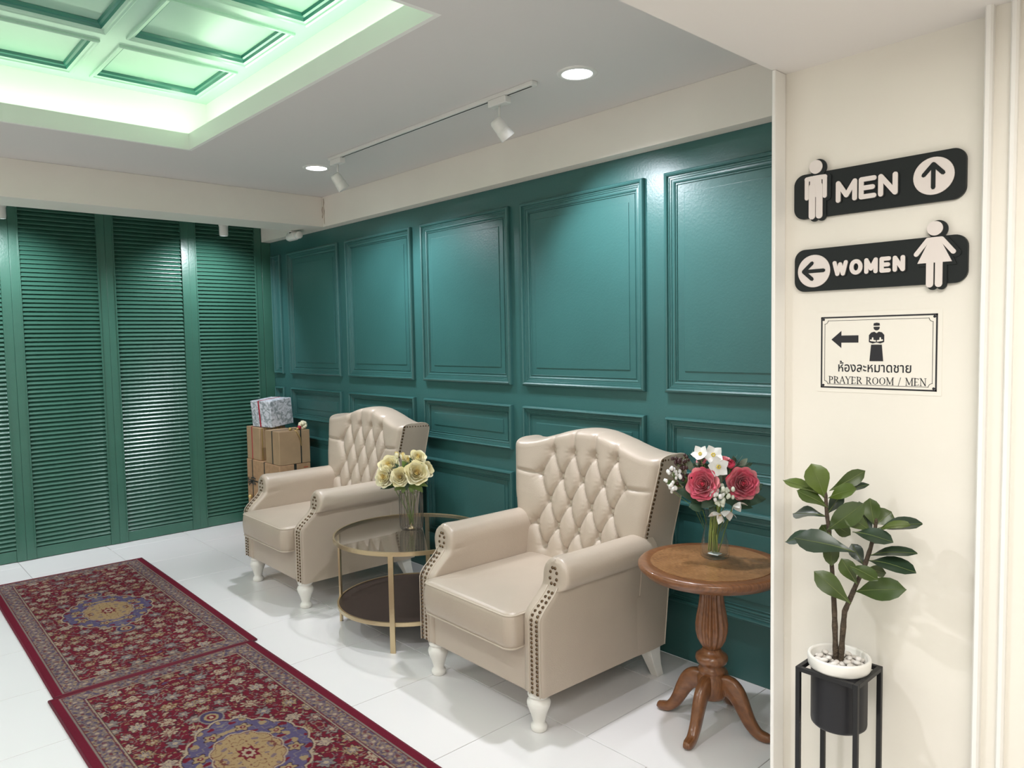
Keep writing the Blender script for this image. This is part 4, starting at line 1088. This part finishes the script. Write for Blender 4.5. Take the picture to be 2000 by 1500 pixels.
# fig plant
FY = PC.y
def c2(px, py): return (1500 + px * 0.4133, 880 + py * 0.4133)
def fp_(px, py, dy=0.0):
    a = c2(px, py); fw = Vector((-0.735, 0.678, 0)); p = at(a[0], a[1], FY + dy); return p
fg = empty('fiddle_leaf_fig', Vector((PC.x, PC.y, 0.73)), 'two-stemmed fiddle-leaf fig with glossy green leaves in the black pot', 'plant')
def trunk(pts, r0, r1):
    P = [fp_(*p) - fg.location for p in pts]; n = len(P); rs = random.Random(len(pts))
    PP = []; RR = []
    for i in range(n - 1):
        for k in range(4):
            f = k / 4; PP.append(P[i].lerp(P[i + 1], f)); RR.append((r0 + (r1 - r0) * (i + f) / (n - 1)) * rs.uniform(.9, 1.12))
    PP.append(P[-1]); RR.append(r1 * .6)
    MB().tube(PP, RR, n=10).build('trunk', M['bark'], fg)
trunk([(322, 1030), (318, 900), (314, 760), (308, 640), (300, 520), (290, 400), (276, 280), (272, 190)], 0.0078, 0.0045)
trunk([(343, 1030), (350, 900), (362, 760), (388, 700), (418, 630), (455, 550), (485, 460), (505, 380), (512, 320)], 0.0078, 0.0045)
LV = [  # base, tip, width(px), dyBase, dyTip, facing mix (camera, up, side), material
 ((272, 230), (203, 62), 105, 0, -.02, (1, .15, .25), 'leafy'), ((290, 190), (460, 95), 62, .0, .05, (.9, .2, .5), 'leafg'), ((268, 215), (70, 140), 46, 0, -.02, (.5, .7, 0), 'leafy'),
 ((285, 270), (135, 188), 62, 0, -.04, (.6, .7, 0), 'leafg'), ((270, 310), (118, 298), 62, 0, .02, (.6, .8, -.2), 'leafd'), ((280, 375), (455, 248), 92, -.01, -.06, (1, .3, .2), 'leafg'),
 ((285, 225), (418, 180), 66, 0, -.03, (.8, .5, 0), 'leafy'), ((300, 215), (478, 160), 40, .02, .06, (.5, .7, 0), 'leafd'), ((290, 395), (80, 432), 56, 0, -.02, (.6, .8, -.2), 'leafd'),
 ((410, 480), (122, 412), 92, -.02, -.07, (.8, .6, 0), 'leafd'), ((285, 370), (300, 545), 70, .0, -.02, (1, .0, .3), 'leafg'), ((490, 385), (358, 298), 66, -.01, -.04, (.8, .5, 0), 'leafg'),
 ((508, 350), (585, 290), 84, .01, .04, (1, .2, 0), 'leafg'), ((505, 360), (480, 225), 72, 0, .0, (1, .1, -.2), 'leafg'), ((515, 370), (730, 345), 62, 0, .02, (.5, .8, 0), 'leafd'), ((508, 385), (672, 352), 52, 0, -.04, (.5, .8, 0), 'leafy'),
 ((400, 385), (592, 432), 60, -.03, -.05, (.7, .7, 0), 'leafd'), ((470, 500), (706, 485), 50, 0, -.02, (.5, .8, 0), 'leafd'), ((470, 520), (700, 576), 64, 0, -.04, (.6, .7, 0), 'leafd'), ((455, 560), (558, 580), 46, .01, .05, (.7, .5, 0), 'leafg'),
 ((420, 632), (345, 510), 70, -.01, -.03, (1, .2, .2), 'leafg'), ((380, 545), (520, 612), 52, -.03, -.05, (.7, .7, 0), 'leafg'), ((392, 725), (217, 570), 84, -.01, -.05, (1, .4, 0), 'leafg'), ((412, 665), (652, 655), 92, 0, -.04, (.95, .4, .1), 'leafg'),
 ((455, 545), (395, 440), 62, .01, .02, (1, 0, 0), 'leafd'), ((285, 330), (390, 400), 60, .01, .05, (1, .1, .2), 'leafg'), ((280, 300), (350, 200), 60, .02, .05, (1, .1, 0), 'leafd'), ((495, 420), (430, 240), 60, .02, .05, (1, .1, 0), 'leafd'), ((300, 420), (255, 350), 60, .02, .04, (1, .1, 0), 'leafg'), ((488, 440), (545, 400), 50, .02, .04, (1, .1, 0), 'leafg'), ((300, 350), (370, 310), 50, .0, .04, (.8, .1, 0), 'leafd')]
tc3 = Vector((0.42, -0.90, 0.1))
for b, t_, wpx, d0, d1, (fc, fu, fs_), m_ in LV:
    B = fp_(b[0], b[1], d0); T = fp_(t_[0], t_[1], min(d1, 0.045)); wd = wpx * 0.4133 / 620
    f = tc3 * fc + Upv * fu + Vector((fs_, 0, 0))
    k = 1.25 / max(0.55, f.normalized().dot(tc3.normalized()))
    lo_ = leafobj(fg, B, T, wd * min(k, 1.7) * 0.80, f, M[m_], sag=0.09, fold=0.20, wav=0.045, nu=9)
    mv = [v.co + f.normalized() * 0.0006 for i_, v in enumerate(lo_.data.vertices) if i_ % 5 == 2]
    MB().tube(mv, [0.0013 - 0.0001 * i_ for i_ in range(9)], n=5).build('midrib', M['midrib'], lo_)

# ------------------------------------------------------------------ signs
def sgn_obj(name, center, lab): return empty(name, center, lab, 'sign')
GL = {'M': [[(0, 0), (0, 1), (.42, .25), (.84, 1), (.84, 0)]], 'E': [[(.62, 1), (0, 1), (0, 0), (.62, 0)], [(0, .5), (.55, .5)]], 'N': [[(0, 0), (0, 1), (.68, 0), (.68, 1)]],
      'W': [[(0, 1), (.27, 0), (.54, .85), (.81, 0), (1.08, 1)]], 'O': [[(.42 + .42 * math.cos(a), .5 + .5 * math.sin(a)) for a in [2 * PI * i / 20 for i in range(21)]]]}
GW = {'M': .84, 'E': .62, 'N': .68, 'W': 1.08, 'O': .84}
def letters(parent, text, x0, x1, z0, z1, r, y):
    hgt = (z1 - z0 - 2 * r); gap = 0.0045; kw = ((x1 - x0) - 2 * r * len(text) - gap * (len(text) - 1)) / sum(GW[c] for c in text)
    x = x0 + r
    for c in text:
        for m_, dx, dz, ya, yb, rr in ((M['signface'], 0, 0, y - 0.006, y, r), (M['signdark'], 0.002, -0.002, y - 0.003, y + 0.001, r * 1.12)):
            mb = MB()
            for st in GL[c]:
                for a, b in zip(st[:-1], st[1:]):
                    P = [(x + a[0] * kw + dx, z0 + r + a[1] * hgt + dz), (x + b[0] * kw + dx, z0 + r + b[1] * hgt + dz)]
                    mb.prism(capsule(P[0], P[1], rr), ya, yb)
            if m_ is M['signface']: lo = mb.build('letter', m_, parent)
            else: mb.build('letter_backing', m_, lo)
        x += GW[c] * kw + 2 * r + gap
YW = YC
def slab(parent, name, poly, ya, yb, m): return MB().prism(poly, ya, yb).build(name, m, parent, bevel=0.0012, seg=2)
def disc(cx, cz, rx, rz, n=40): return [(cx + rx * math.cos(2 * PI * i / n), cz + rz * math.sin(2 * PI * i / n)) for i in range(n)]
def arrow(parent, cx, cz, L, ang, y):
    ca, sa = math.cos(ang), math.sin(ang)
    def R_(u, v): return (cx + u * ca - v * sa, cz + u * sa + v * ca)
    mb = MB()
    for a, b in (((-L, 0), (L * .9, 0)), ((L, 0), (L * .15, L * .78)), ((L, 0), (L * .15, -L * .78))): mb.prism(capsule(R_(*a), R_(*b), 0.0052, 3), y - 0.0012, y)
    mb.build('arrow', M['signdark'], parent)
# MEN
o1 = Vector((-0.8265, YW, 2.007)); s1 = sgn_obj('men_sign', o1, 'black wall sign reading MEN with a standing man and an up arrow')
slab(s1, 'backing_board', rrect(-0.2215, -0.063, 0.2215, 0.063, 0.030), -0.012, -0.001, M['signdark'])
letters(s1, 'MEN', -0.098, 0.064, -0.031, 0.028, 0.0064, -0.012)
slab(s1, 'arrow_disc', disc(0.1485, 0.002, 0.048, 0.047), -0.016, -0.012, M['signface'])
arrow(s1, 0.1485, 0.002, 0.029, PI / 2, -0.016)
def man(parent, cx, cz, k, y):
    for m_, g_, dx, dz, ya, yb in ((M['signface'], 0, 0, 0, y - 0.006, y), (M['signdark'], 0.005, 0.006, -0.003, y - 0.003, y + 0.002)):
        mb = MB()
        mb.prism(disc(cx + dx, cz + 0.074 * k + dz, 0.0185 * k + g_, 0.019 * k + g_), ya, yb)
        mb.prism(rrect(cx - 0.0165 * k - g_ + dx, cz - 0.010 * k + dz, cx + 0.0165 * k + g_ + dx, cz + 0.050 * k + g_ + dz, 0.010), ya, yb)
        for s in (-1, 1):
            mb.prism(capsule((cx + s * 0.012 * k + dx, cz + 0.0435 * k + dz), (cx + s * 0.026 * k + dx, cz + 0.0425 * k + dz), 0.0065 * k + g_), ya, yb)
            mb.prism(capsule((cx + s * 0.026 * k + dx, cz + 0.042 * k + dz), (cx + s * 0.026 * k + dx, cz - 0.010 * k + dz), 0.0058 * k + g_), ya, yb)
            mb.prism(capsule((cx + s * 0.0105 * k + dx, cz + 0.02 * k + dz), (cx + s * 0.0105 * k + dx, cz - 0.062 * k + dz), 0.0092 * k + g_ * .7), ya, yb)
        mb.build('man_figure' if not g_ else 'figure_backing', m_, parent)
man(s1, -0.155, 0.004, 1.0, -0.012)
# WOMEN
o2 = Vector((-0.822, YW, 1.797)); s2 = sgn_obj('women_sign', o2, 'black wall sign reading WOMEN with a woman in a dress and a left arrow')
slab(s2, 'backing_board', rrect(-0.2235, -0.060, 0.2235, 0.060, 0.030), -0.012, -0.001, M['signdark'])
letters(s2, 'WOMEN', -0.110, 0.080, -0.022, 0.020, 0.0055, -0.012)
slab(s2, 'arrow_disc', disc(-0.165, -0.003, 0.047, 0.046), -0.016, -0.012, M['signface'])
arrow(s2, -0.165, -0.003, 0.029, PI, -0.016)
cx, cz, y = 0.150, 0.012, -0.012
for m_, g_, dx, dz, ya, yb in ((M['signface'], 0, 0, 0, y - 0.006, y), (M['signdark'], 0.005, 0.006, -0.003, y - 0.003, y + 0.002)):
    mb = MB(); mb.prism(disc(cx + dx, cz + 0.068 + dz, 0.0185 + g_, 0.018 + g_), ya, yb)
    mb.prism([(cx - 0.040 - g_ + dx, cz - 0.018 - g_ + dz), (cx + 0.040 + g_ + dx, cz - 0.018 - g_ + dz), (cx + 0.018 + g_ * .6 + dx, cz + 0.028 + dz), (cx + 0.016 + g_ * .6 + dx, cz + 0.046 + g_ + dz), (cx - 0.016 - g_ * .6 + dx, cz + 0.046 + g_ + dz), (cx - 0.018 - g_ * .6 + dx, cz + 0.028 + dz)], ya, yb)
    for s in (-1, 1):
        mb.prism(capsule((cx + s * 0.016 + dx, cz + 0.040 + dz), (cx + s * 0.043 + dx, cz + 0.006 + dz), 0.0058 + g_), ya, yb)
        mb.prism(capsule((cx + s * 0.0105 + dx, cz - 0.01 + dz), (cx + s * 0.0105 + dx, cz - 0.072 + dz), 0.0085 + g_ * .7), ya, yb)
    mb.build('woman_figure' if not g_ else 'figure_backing', m_, s2)
# prayer room notice
o3 = Vector((-0.8185, YW, 1.5625)); s3 = sgn_obj('prayer_room_notice', o3, 'laminated paper notice for the prayer room with a left arrow and Thai and English text')
MB().box((-0.163, -0.0015, -0.112), (0.163, -0.0002, 0.112)).build('laminate', M['paper'], s3)
fr = MB()
def bar(x0, z0, x1, z1, y=-0.0020): fr.box((min(x0, x1), y, min(z0, z1)), (max(x0, x1), -0.0014, max(z0, z1)))
def rectline(hx, z0, z1, t_):
    bar(-hx, z0, hx, z0 + t_); bar(-hx, z1 - t_, hx, z1); bar(-hx, z0, -hx + t_, z1); bar(hx - t_, z0, hx, z1)
rectline(0.152, -0.101, 0.100, 0.0042)
hx, z0, z1, t_, c_ = 0.1415, -0.0905, 0.0895, 0.0011, 0.010
bar(-hx + c_, z0, hx - c_, z0 + t_); bar(-hx + c_, z1 - t_, hx - c_, z1); bar(-hx, z0 + c_, -hx + t_, z1 - c_); bar(hx - t_, z0 + c_, hx, z1 - c_)
for sx in (-1, 1):
    for zz, sz in ((z0, 1), (z1, -1)):
        pts = [(sx * (hx - c_ * math.cos(a)), zz + sz * c_ * math.sin(a)) for a in [PI / 2 * i / 5 for i in range(6)]]
        for a, b in zip(pts[:-1], pts[1:]): fr.prism(capsule(a, b, 0.0006, 2), -0.0020, -0.0014)
        fr.prism(disc(sx * (hx + 0.003), zz - sz * 0.003, 0.0035, 0.0035, 10), -0.0020, -0.0014)
fr.build('printed_border', M['ink'], s3)
MB().prism([(-0.122, 0.036), (-0.094, 0.060), (-0.094, 0.047), (-0.047, 0.047), (-0.047, 0.027), (-0.094, 0.027), (-0.094, 0.012)], -0.0020, -0.0014).build('printed_arrow', M['ink'], s3)
pg = MB(); a0 = 0.001
pg.prism(disc(a0, 0.067, 0.0080, 0.0075, 16), -0.0020, -0.0014)
pg.prism([(a0 - 0.0085, 0.0725), (a0 + 0.0085, 0.0725), (a0 + 0.0075, 0.079), (a0, 0.0805), (a0 - 0.0075, 0.079)], -0.0020, -0.0014)
pg.prism([(a0 - 0.020, 0.028), (a0 - 0.020, 0.047), (a0 - 0.014, 0.054), (a0 - 0.006, 0.056), (a0, 0.052), (a0 + 0.006, 0.056), (a0 + 0.014, 0.054), (a0 + 0.020, 0.047), (a0 + 0.020, 0.028), (a0 + 0.010, 0.024), (a0, 0.027), (a0 - 0.010, 0.024)], -0.0020, -0.0014)
pg.prism([(a0 - 0.018, -0.024), (a0 + 0.018, -0.024), (a0 + 0.014, 0.021), (a0 - 0.014, 0.021)], -0.0020, -0.0014)
pg.build('printed_figure', M['ink'], s3)
ph = MB()
for s in (-1, 1):
    ph.prism(capsule((a0 + s * 0.015, 0.033), (a0 + s * 0.003, 0.031), 0.0022, 4), -0.0023, -0.0019)
    ph.prism(capsule((a0 + s * 0.010, 0.039), (a0 + s * 0.010, 0.033), 0.0020, 4), -0.0023, -0.0019)
ph.prism([(a0 - 0.008, 0.0695), (a0 + 0.008, 0.0695), (a0 + 0.008, 0.0720), (a0 - 0.008, 0.0720)], -0.0023, -0.0019)
ph.build('figure_highlight', M['paper'], s3)
# Thai line
cu_ = bpy.data.curves.new('thai', 'FONT'); cu_.body = '\u0e2b\u0e49\u0e2d\u0e07\u0e25\u0e30\u0e2b\u0e21\u0e32\u0e14\u0e0a\u0e32\u0e22'; cu_.size = 1; cu_.extrude = 0.02; cu_.resolution_u = 3; cu_.offset = 0.012
to = bpy.data.objects.new('t', cu_); COL.objects.link(to); bpy.context.view_layer.update()
me = bpy.data.meshes.new_from_object(to); bpy.data.objects.remove(to)
co = np.empty(len(me.vertices) * 3); me.vertices.foreach_get('co', co); co = co.reshape(-1, 3)
mn, mx = co.min(0), co.max(0); k = 0.192 / (mx[0] - mn[0]); kz = 0.031 / (mx[1] - mn[1])
new = np.stack([(co[:, 0] - mn[0]) * k - 0.102, -0.0017 - co[:, 2] * 0.01, (co[:, 1] - mn[1]) * kz - 0.0545], -1)
me.vertices.foreach_set('co', new.ravel()); me.materials.clear(); me.materials.append(M['ink']); me.update()
obj('thai_lettering', me, s3)
# English line, drawn as thick and thin strokes with serifs
T_, t2 = .15, .07
def arc(cx, cz, rx, rz, a0, a1, n=8): return [(cx + rx * math.cos(math.radians(a0 + (a1 - a0) * i / n)), cz + rz * math.sin(math.radians(a0 + (a1 - a0) * i / n))) for i in range(n + 1)]
SG = {'P': (.62, [([(.15, 0), (.15, 1)], T_), ([(.15, .96)] + arc(.30, .72, .26, .24, 90, -90) + [(.15, .48)], t2), (arc(.30, .72, .26, .24, 50, -50, 4), T_)], [(.15, 0), (.10, 1)]),
      'R': (.74, [([(.15, 0), (.15, 1)], T_), ([(.15, .96)] + arc(.30, .74, .26, .22, 90, -90) + [(.15, .52)], t2), (arc(.30, .74, .26, .22, 50, -50, 4), T_), ([(.34, .50), (.68, .02)], T_)], [(.15, 0), (.10, 1)]),
      'A': (.74, [([(.05, 0), (.37, 1)], t2), ([(.37, 1), (.69, 0)], T_), ([(.17, .35), (.56, .35)], t2)], [(.05, 0), (.69, 0)]),
      'Y': (.70, [([(.05, 1), (.35, .48)], T_), ([(.65, 1), (.35, .48)], t2), ([(.35, .48), (.35, 0)], T_)], [(.05, 1), (.65, 1), (.35, 0)]),
      'E': (.62, [([(.13, 0), (.13, 1)], T_), ([(.13, .96), (.54, .96), (.54, .82)], t2), ([(.13, .5), (.42, .5)], t2), ([(.13, .04), (.56, .04), (.58, .2)], t2)], [(.10, 0), (.10, 1)]),
      'O': (.82, [(arc(.41, .5, .35, .48, 0, 360, 20), t2), (arc(.41, .5, .33, .48, 140, 220, 6), T_), (arc(.41, .5, .33, .48, -40, 40, 6), T_)], []),
      'M': (.96, [([(.12, 0), (.12, 1)], t2), ([(.12, 1), (.48, .1)], T_), ([(.48, .1), (.84, 1)], t2), ([(.84, 1), (.84, 0)], T_)], [(.12, 0), (.84, 0), (.08, 1), (.88, 1)]),
      'N': (.80, [([(.12, 0), (.12, 1)], t2), ([(.12, 1), (.68, .02)], T_), ([(.68, 0), (.68, 1)], t2)], [(.12, 0), (.68, 1), (.08, 1)]),
      '/': (.40, [([(.05, -.1), (.35, 1.05)], t2)], []), ' ': (.34, [], [])}
txt = 'PRAYER ROOM / MEN'; hh = 0.0192; tot = sum(SG[c][0] for c in txt) + .10 * len(txt); kx = 0.258 / tot; x = -0.129; zb_ = -0.0872
en = MB()
for c in txt:
    wd, strokes, ser = SG[c]
    for st, tk in strokes:
        for a, b in zip(st[:-1], st[1:]):
            en.prism(capsule((x + a[0] * kx, zb_ + a[1] * hh), (x + b[0] * kx, zb_ + b[1] * hh), tk * hh * .42, 3), -0.0020, -0.0014)
    for sx_, sz_ in ser: en.box((x + (sx_ - .13) * kx, -0.0020, zb_ + sz_ * hh - .0006), (x + (sx_ + .13) * kx, -0.0014, zb_ + sz_ * hh + .0006))
    x += (wd + .10) * kx
en.build('english_lettering', M['ink'], s3)

# ------------------------------------------------------------------ gift boxes
def gift(name, lo, hi, m, lab, rz=0.0, tilt=(0, 0)):
    lo, hi = Vector(lo), Vector(hi); c = Vector(((lo.x + hi.x) / 2, (lo.y + hi.y) / 2, lo.z)); h = (hi - lo) / 2
    t = empty(name, c, lab, 'gift box', 'stacked gift boxes in the corner', rz); t.rotation_euler = (tilt[0], tilt[1], rz)
    MB().box((-h.x, -h.y, 0), (h.x, h.y, 2 * h.z)).build('wrapped_box', m, t, bevel=0.004)
    return t, h
def band(t, h, axis, pos, wdt, m):
    e = 0.0015
    if axis == 'x':   # runs over top and y faces at x = pos
        mb = MB().box((pos - wdt / 2, -h.y - e, 0.002), (pos + wdt / 2, -h.y + 0.001, 2 * h.z + e)).box((pos - wdt / 2, -h.y - e, 2 * h.z - 0.001), (pos + wdt / 2, h.y + e, 2 * h.z + e)).box((pos - wdt / 2, h.y - 0.001, 0.002), (pos + wdt / 2, h.y + e, 2 * h.z + e))
    elif axis == 'y':
        mb = MB().box((-h.x - e, pos - wdt / 2, 0.002), (-h.x + 0.001, pos + wdt / 2, 2 * h.z + e)).box((-h.x - e, pos - wdt / 2, 2 * h.z - 0.001), (h.x + e, pos + wdt / 2, 2 * h.z + e)).box((h.x - 0.001, pos - wdt / 2, 0.002), (h.x + e, pos + wdt / 2, 2 * h.z + e))
    else:
        mb = MB().box((-h.x - e, -h.y - e, pos - wdt / 2), (h.x + e, h.y + e, pos + wdt / 2))
    mb.build('ribbon', m, t, fix=False)
def bow(t, c, m, r, nrm):
    q = Vector(nrm).normalized().to_track_quat('Z', 'Y'); mb = MB()
    for a in (0.3, 2.8, 3.6, 5.9):
        P = [Vector(c) + q @ Vector((r * s * math.cos(a) * 1.0, r * s * math.sin(a), 0.3 * r * math.sin(s * PI) + 0.004)) for s in (0, .4, .8, 1.0, .8, .35, 0)]
        for i in (4, 5): P[i] = P[i] + q @ Vector((-math.sin(a) * .3 * r, math.cos(a) * .3 * r, 0))
        mb.tube(P, 0.006, n=6, flat=0.35)
    mb.build('bow', m, t)
def ball(t, c, r, m, nm='ornament'):
    return MB().sphere(c, r, 12, 8).build(nm, m, t)
def ruffball(t, c, r, nm='paper_rose'):
    mb = MB(); rs = random.Random(int(c[0] * 1000))
    for i in range(26):
        d = Vector((rs.gauss(0, 1), rs.gauss(0, 1), rs.gauss(0, 1))).normalized(); mb.sphere(tuple(Vector(c) + d * r * .72), r * .38, 6, 4)
    mb.build(nm, M['yelw'], t)
b1, h1 = gift('gift_box', (-6.395, 2.690, 0.0), (-5.750, 2.965, 0.605), M['kraftd'], 'tall brown gift box with black ribbons at the bottom of the stack')
for x in (-0.21, 0.03): band(b1, h1, 'x', x, 0.014, M['ribk'])
band(b1, h1, 'y', 0.0, 0.022, M['ribk']); band(b1, h1, 'z', 0.42, 0.010, M['ribk']); bow(b1, (-0.21, -h1.y - .002, 0.42), M['ribk'], 0.07, (0, -1, 0)); ball(b1, (-0.235, -h1.y - .02, 0.28), .018, M['ribg'])
# faint red print on the right face
prn = MB()
for k in range(7): prn.box((h1.x, 0.075 + 0.004 * (k % 3), 0.46 + 0.018 * k), (h1.x + 0.0008, 0.115 - 0.006 * (k % 2), 0.468 + 0.018 * k))
prn.build('printed_marks', mat('red_print', (0.50, 0.10, 0.05), 0.6), b1, fix=False)
b2, h2 = gift('gift_box', (-6.400, 2.700, 0.6075), (-6.140, 2.94, 0.890), M['kraft'], 'upright brown gift box with a red ribbon on the left of the stack')
band(b2, h2, 'x', -0.02, 0.013, M['ribr']); bow(b2, (-0.02, -0.02, 2 * h2.z + .004), M['ribr'], 0.07, (0, 0, 1)); ruffball(b2, (-0.05, -0.02, 2 * h2.z + .035), .032)
gl = MB()
for k in range(6): gl.box((h2.x, -0.10 + 0.035 * k, 0.004), (h2.x + 0.001, -0.09 + 0.035 * k, 2 * h2.z - .004))
gl.build('gold_stripe', M['ribg'], b2, fix=False)
b3_, h3 = gift('gift_box', (-6.010, 2.694, 0.6075), (-5.752, 2.968, 0.885), M['kraft'], 'plain kraft gift box with dark ribbons and a gold cord')
band(b3_, h3, 'y', 0.055, 0.011, M['ribk']); band(b3_, h3, 'x', 0.0, 0.016, M['ribk'])
MB().tube([(h3.x - .06, 0.0, 2 * h3.z + .004), (h3.x - .02, .005, 2 * h3.z + .012), (h3.x + .006, .02, 2 * h3.z - .01), (h3.x + .012, .045, 2 * h3.z - .06), (h3.x + .006, .056, 2 * h3.z - .13)], 0.0065, n=6, flat=.4).build('gold_cord', M['ribg'], b3_)
ball(b3_, (h3.x - .015, -.03, 2 * h3.z + .016), .014, M['ribg']); ball(b3_, (h3.x - .02, .055, 2 * h3.z + .02), .018, M['ribr']); ball(b3_, (h3.x - .01, .035, 2 * h3.z + .012), .012, M['ribg']); ruffball(b3_, (h3.x - .045, 0.100, 2 * h3.z + .036), .036)
MB().tube([(h3.x - .04, .06, 2 * h3.z + .006), (h3.x - .045, 0.1, 2 * h3.z + .012)], .004, n=5).build('twig', M['bark'], b3_)
b4, h4 = gift('gift_box', (-6.300, 2.730, 0.905), (-6.045, 2.960, 1.130), M['marble'], 'grey and white patterned gift box with a red ribbon on top of the stack', math.radians(14), (math.radians(5), math.radians(0)))
band(b4, h4, 'x', -0.02, 0.016, M['ribr'])

# ------------------------------------------------------------------ ceiling fixtures
def downlight(x, y, lab):
    t = empty('downlight', (x, y, ZC), lab, 'ceiling light', 'recessed downlights')
    vs = [(0.066, -0.002), (0.068, -0.006), (0.074, -0.007), (0.088, -0.004), (0.090, -0.0002)]
    shell(vs, 48).build('trim_ring', M['whiteplastic'], t, fix=True)
    MB().lathe([(0.067, -0.004), (0.067, -0.0015)], n=40).build('lens', M['lens'], t)
    l = spot('downlight_lamp', (0, 0, -0.012), (0, 0, -1), 1, COOL, 140, 0.7, 0.05); l.parent = t
    return l
l1 = downlight(-2.245, 2.488, 'lit round downlight at the right end of the track, nearer the camera')
l2 = downlight(-4.553, 2.467, 'lit round downlight beside the far end of the track')
DP = 118
l1.data.energy = DP; l2.data.energy = DP
for x, y, lb in ((-1.75, 0.3, 'unseen downlight added between the ceiling recess and the low soffit'), (-5.1, 0.2, 'unseen downlight added between the ceiling recess and the shutters')):
    l = downlight(x, y, lb); l.data.energy = DP * .8  # unseen downlights added to brighten the room
tr = empty('track_light', (-3.35, 2.41, ZC), 'white ceiling track carrying two spotlights', 'track light')
MB().box((-0.92, -0.017, -0.020), (0.92, 0.017, -0.0003)).build('track', M['whiteplastic'], tr, bevel=0.002)
MB().box((-0.905, -0.004, -0.0208), (0.90, 0.004, -0.0195)).build('slot', M['black'], tr)
def spothead(parent, loc, tgt, lamp, power, ang=55, scale=1.0, name='spot_head', col=COOL):
    h = empty(name, loc); h.parent = parent
    if 'label' in h: del h['label']
    p0 = Vector((0, 0, 0))
    MB().box((-0.062, -0.020, -0.054), (0.062, 0.020, -0.0205)).build('adapter', M['whiteplastic'], h, bevel=0.004)
    MB().tube([(0, 0, -0.054), (0, 0, -0.100), (0.004, 0.0, -0.135)], 0.006, n=8).build('arm', M['whiteplastic'], h)
    pw = parent.location + Vector(loc); piv = Vector((0.008, 0, -0.158)); d = (Vector(tgt) - pw - piv).normalized(); q = d.to_track_quat('Z', 'Y')
    body = MB(); body.lathe([(0.018, -0.042), (0.024, -0.040), (0.028, -0.030), (0.030, 0.0), (0.0305, 0.008), (0.029, 0.010), (0.031, 0.012), (0.033, 0.050), (0.030, 0.052), (0.026, 0.046)], n=28); body.v = [(a * 1.12, b * 1.12, c * 1.12) for a, b, c in body.v]
    body.v = [tuple(piv + q @ Vector(v)) for v in body.v]; body.build('lamp_body', M['whiteplastic'], h)
    return h, pw + piv + d * 0.07
def track_head(xoff, tgt, power, ang):
    hh_, lp = spothead(tr, (xoff, 0, 0), tgt, None, power)
    return spot('track_lamp', lp, tgt, power, COOL, ang, 0.6, 0.025)
tl1 = track_head(0.68, (-2.45, 2.95, 1.9), 40, 100)
tl2 = track_head(-0.83, (-3.95, 2.95, 1.7), 40, 100)
for y, lab in ((2.41, 'white spotlight behind the ceiling beam, above the shutter near the corner'), (0.914, 'white spotlight behind the ceiling beam at the left edge of the photo'), (-0.6, 'white spotlight behind the ceiling beam, out of view')):
    t = empty('shutter_spotlight', (-6.0, y, ZC), lab, 'spotlight', 'spotlights lighting the shutters')
    MB().tube([(0, 0, 0), (0, 0, -0.15)], 0.010, n=10).build('stem', M['whiteplastic'], t)
    MB().lathe([(0.045, -0.012), (0.045, -0.0005)], n=24).build('canopy', M['whiteplastic'], t)
    MB().lathe([(0.024, -0.288), (0.031, -0.290), (0.034, -0.275), (0.034, -0.215), (0.037, -0.212), (0.037, -0.200), (0.030, -0.190), (0.026, -0.14)], n=28).build('lamp_body', M['whiteplastic'], t, auto=40)
    spot('shutter_lamp', (-6.0, y, 2.47), (-6.62, y + 0.03, 1.75), 70, COOL, 115, 0.7, 0.03)
# small security camera at the beam corner
sc_ = empty('security_camera', (-5.80, 2.90, ZB), 'small rounded white security camera under the corner of the ceiling beams', 'camera')
MB().box((-0.03, -0.03, -0.012), (0.03, 0.03, -0.0005)).build('bracket', M['whiteplastic'], sc_, bevel=0.004)
b_ = MB().tube([(-0.075, 0, -0.045), (-0.07, 0, -0.045), (-0.05, 0, -0.045), (0.06, 0, -0.045), (0.075, 0, -0.045), (0.08, 0, -0.045)], [0.018, 0.028, 0.034, 0.034, 0.030, 0.02], n=20); b_.build('housing', M['whiteplastic'], sc_)
MB().tube([(0.085, 0.0, -0.045), (0.09, 0, -0.045), (0.13, 0.0, -0.045), (0.137, 0, -0.045)], [0.02, 0.029, 0.029, 0.02], n=20).build('front_cap', M['whiteplastic'], sc_)
MB().sphere((0.005, -0.02, -0.016), 0.008, 8, 6).build('dark_socket', M['black'], sc_)
# bodies added to house the unseen fill lights
for loc, sx, sy in (((-0.05, 0.7, 2.35), .3, .6), ((0.6, -1.2, 2.35), .3, .6)):
    t = boxobj('fill_light_panel', (loc[0] - sx - .02, loc[1] - sy - .02, loc[2]), (loc[0] + sx + .02, loc[1] + sy + .02, ZS - 0.0005), M['whiteplastic'], label='flat added fill light panel behind the camera', cat='ceiling light')
    t['label'] = 'flat added fill light panel ' + ('just to the left of the camera' if loc[1] > 0 else 'farther behind the camera')
boxobj('fill_light_body', (-4.32, -1.77, 2.752), (-2.08, -1.23, ZC - 0.0005), M['whiteplastic'], label='long added fill light in the unseen end of the room', cat='ceiling light')
boxobj('fill_light_body', (-5.46, -2.06, 2.512), (-4.94, -1.14, ZC - 0.0005), M['whiteplastic'], label='boxy added fill light near the shutters in the unseen end of the room', cat='ceiling light')
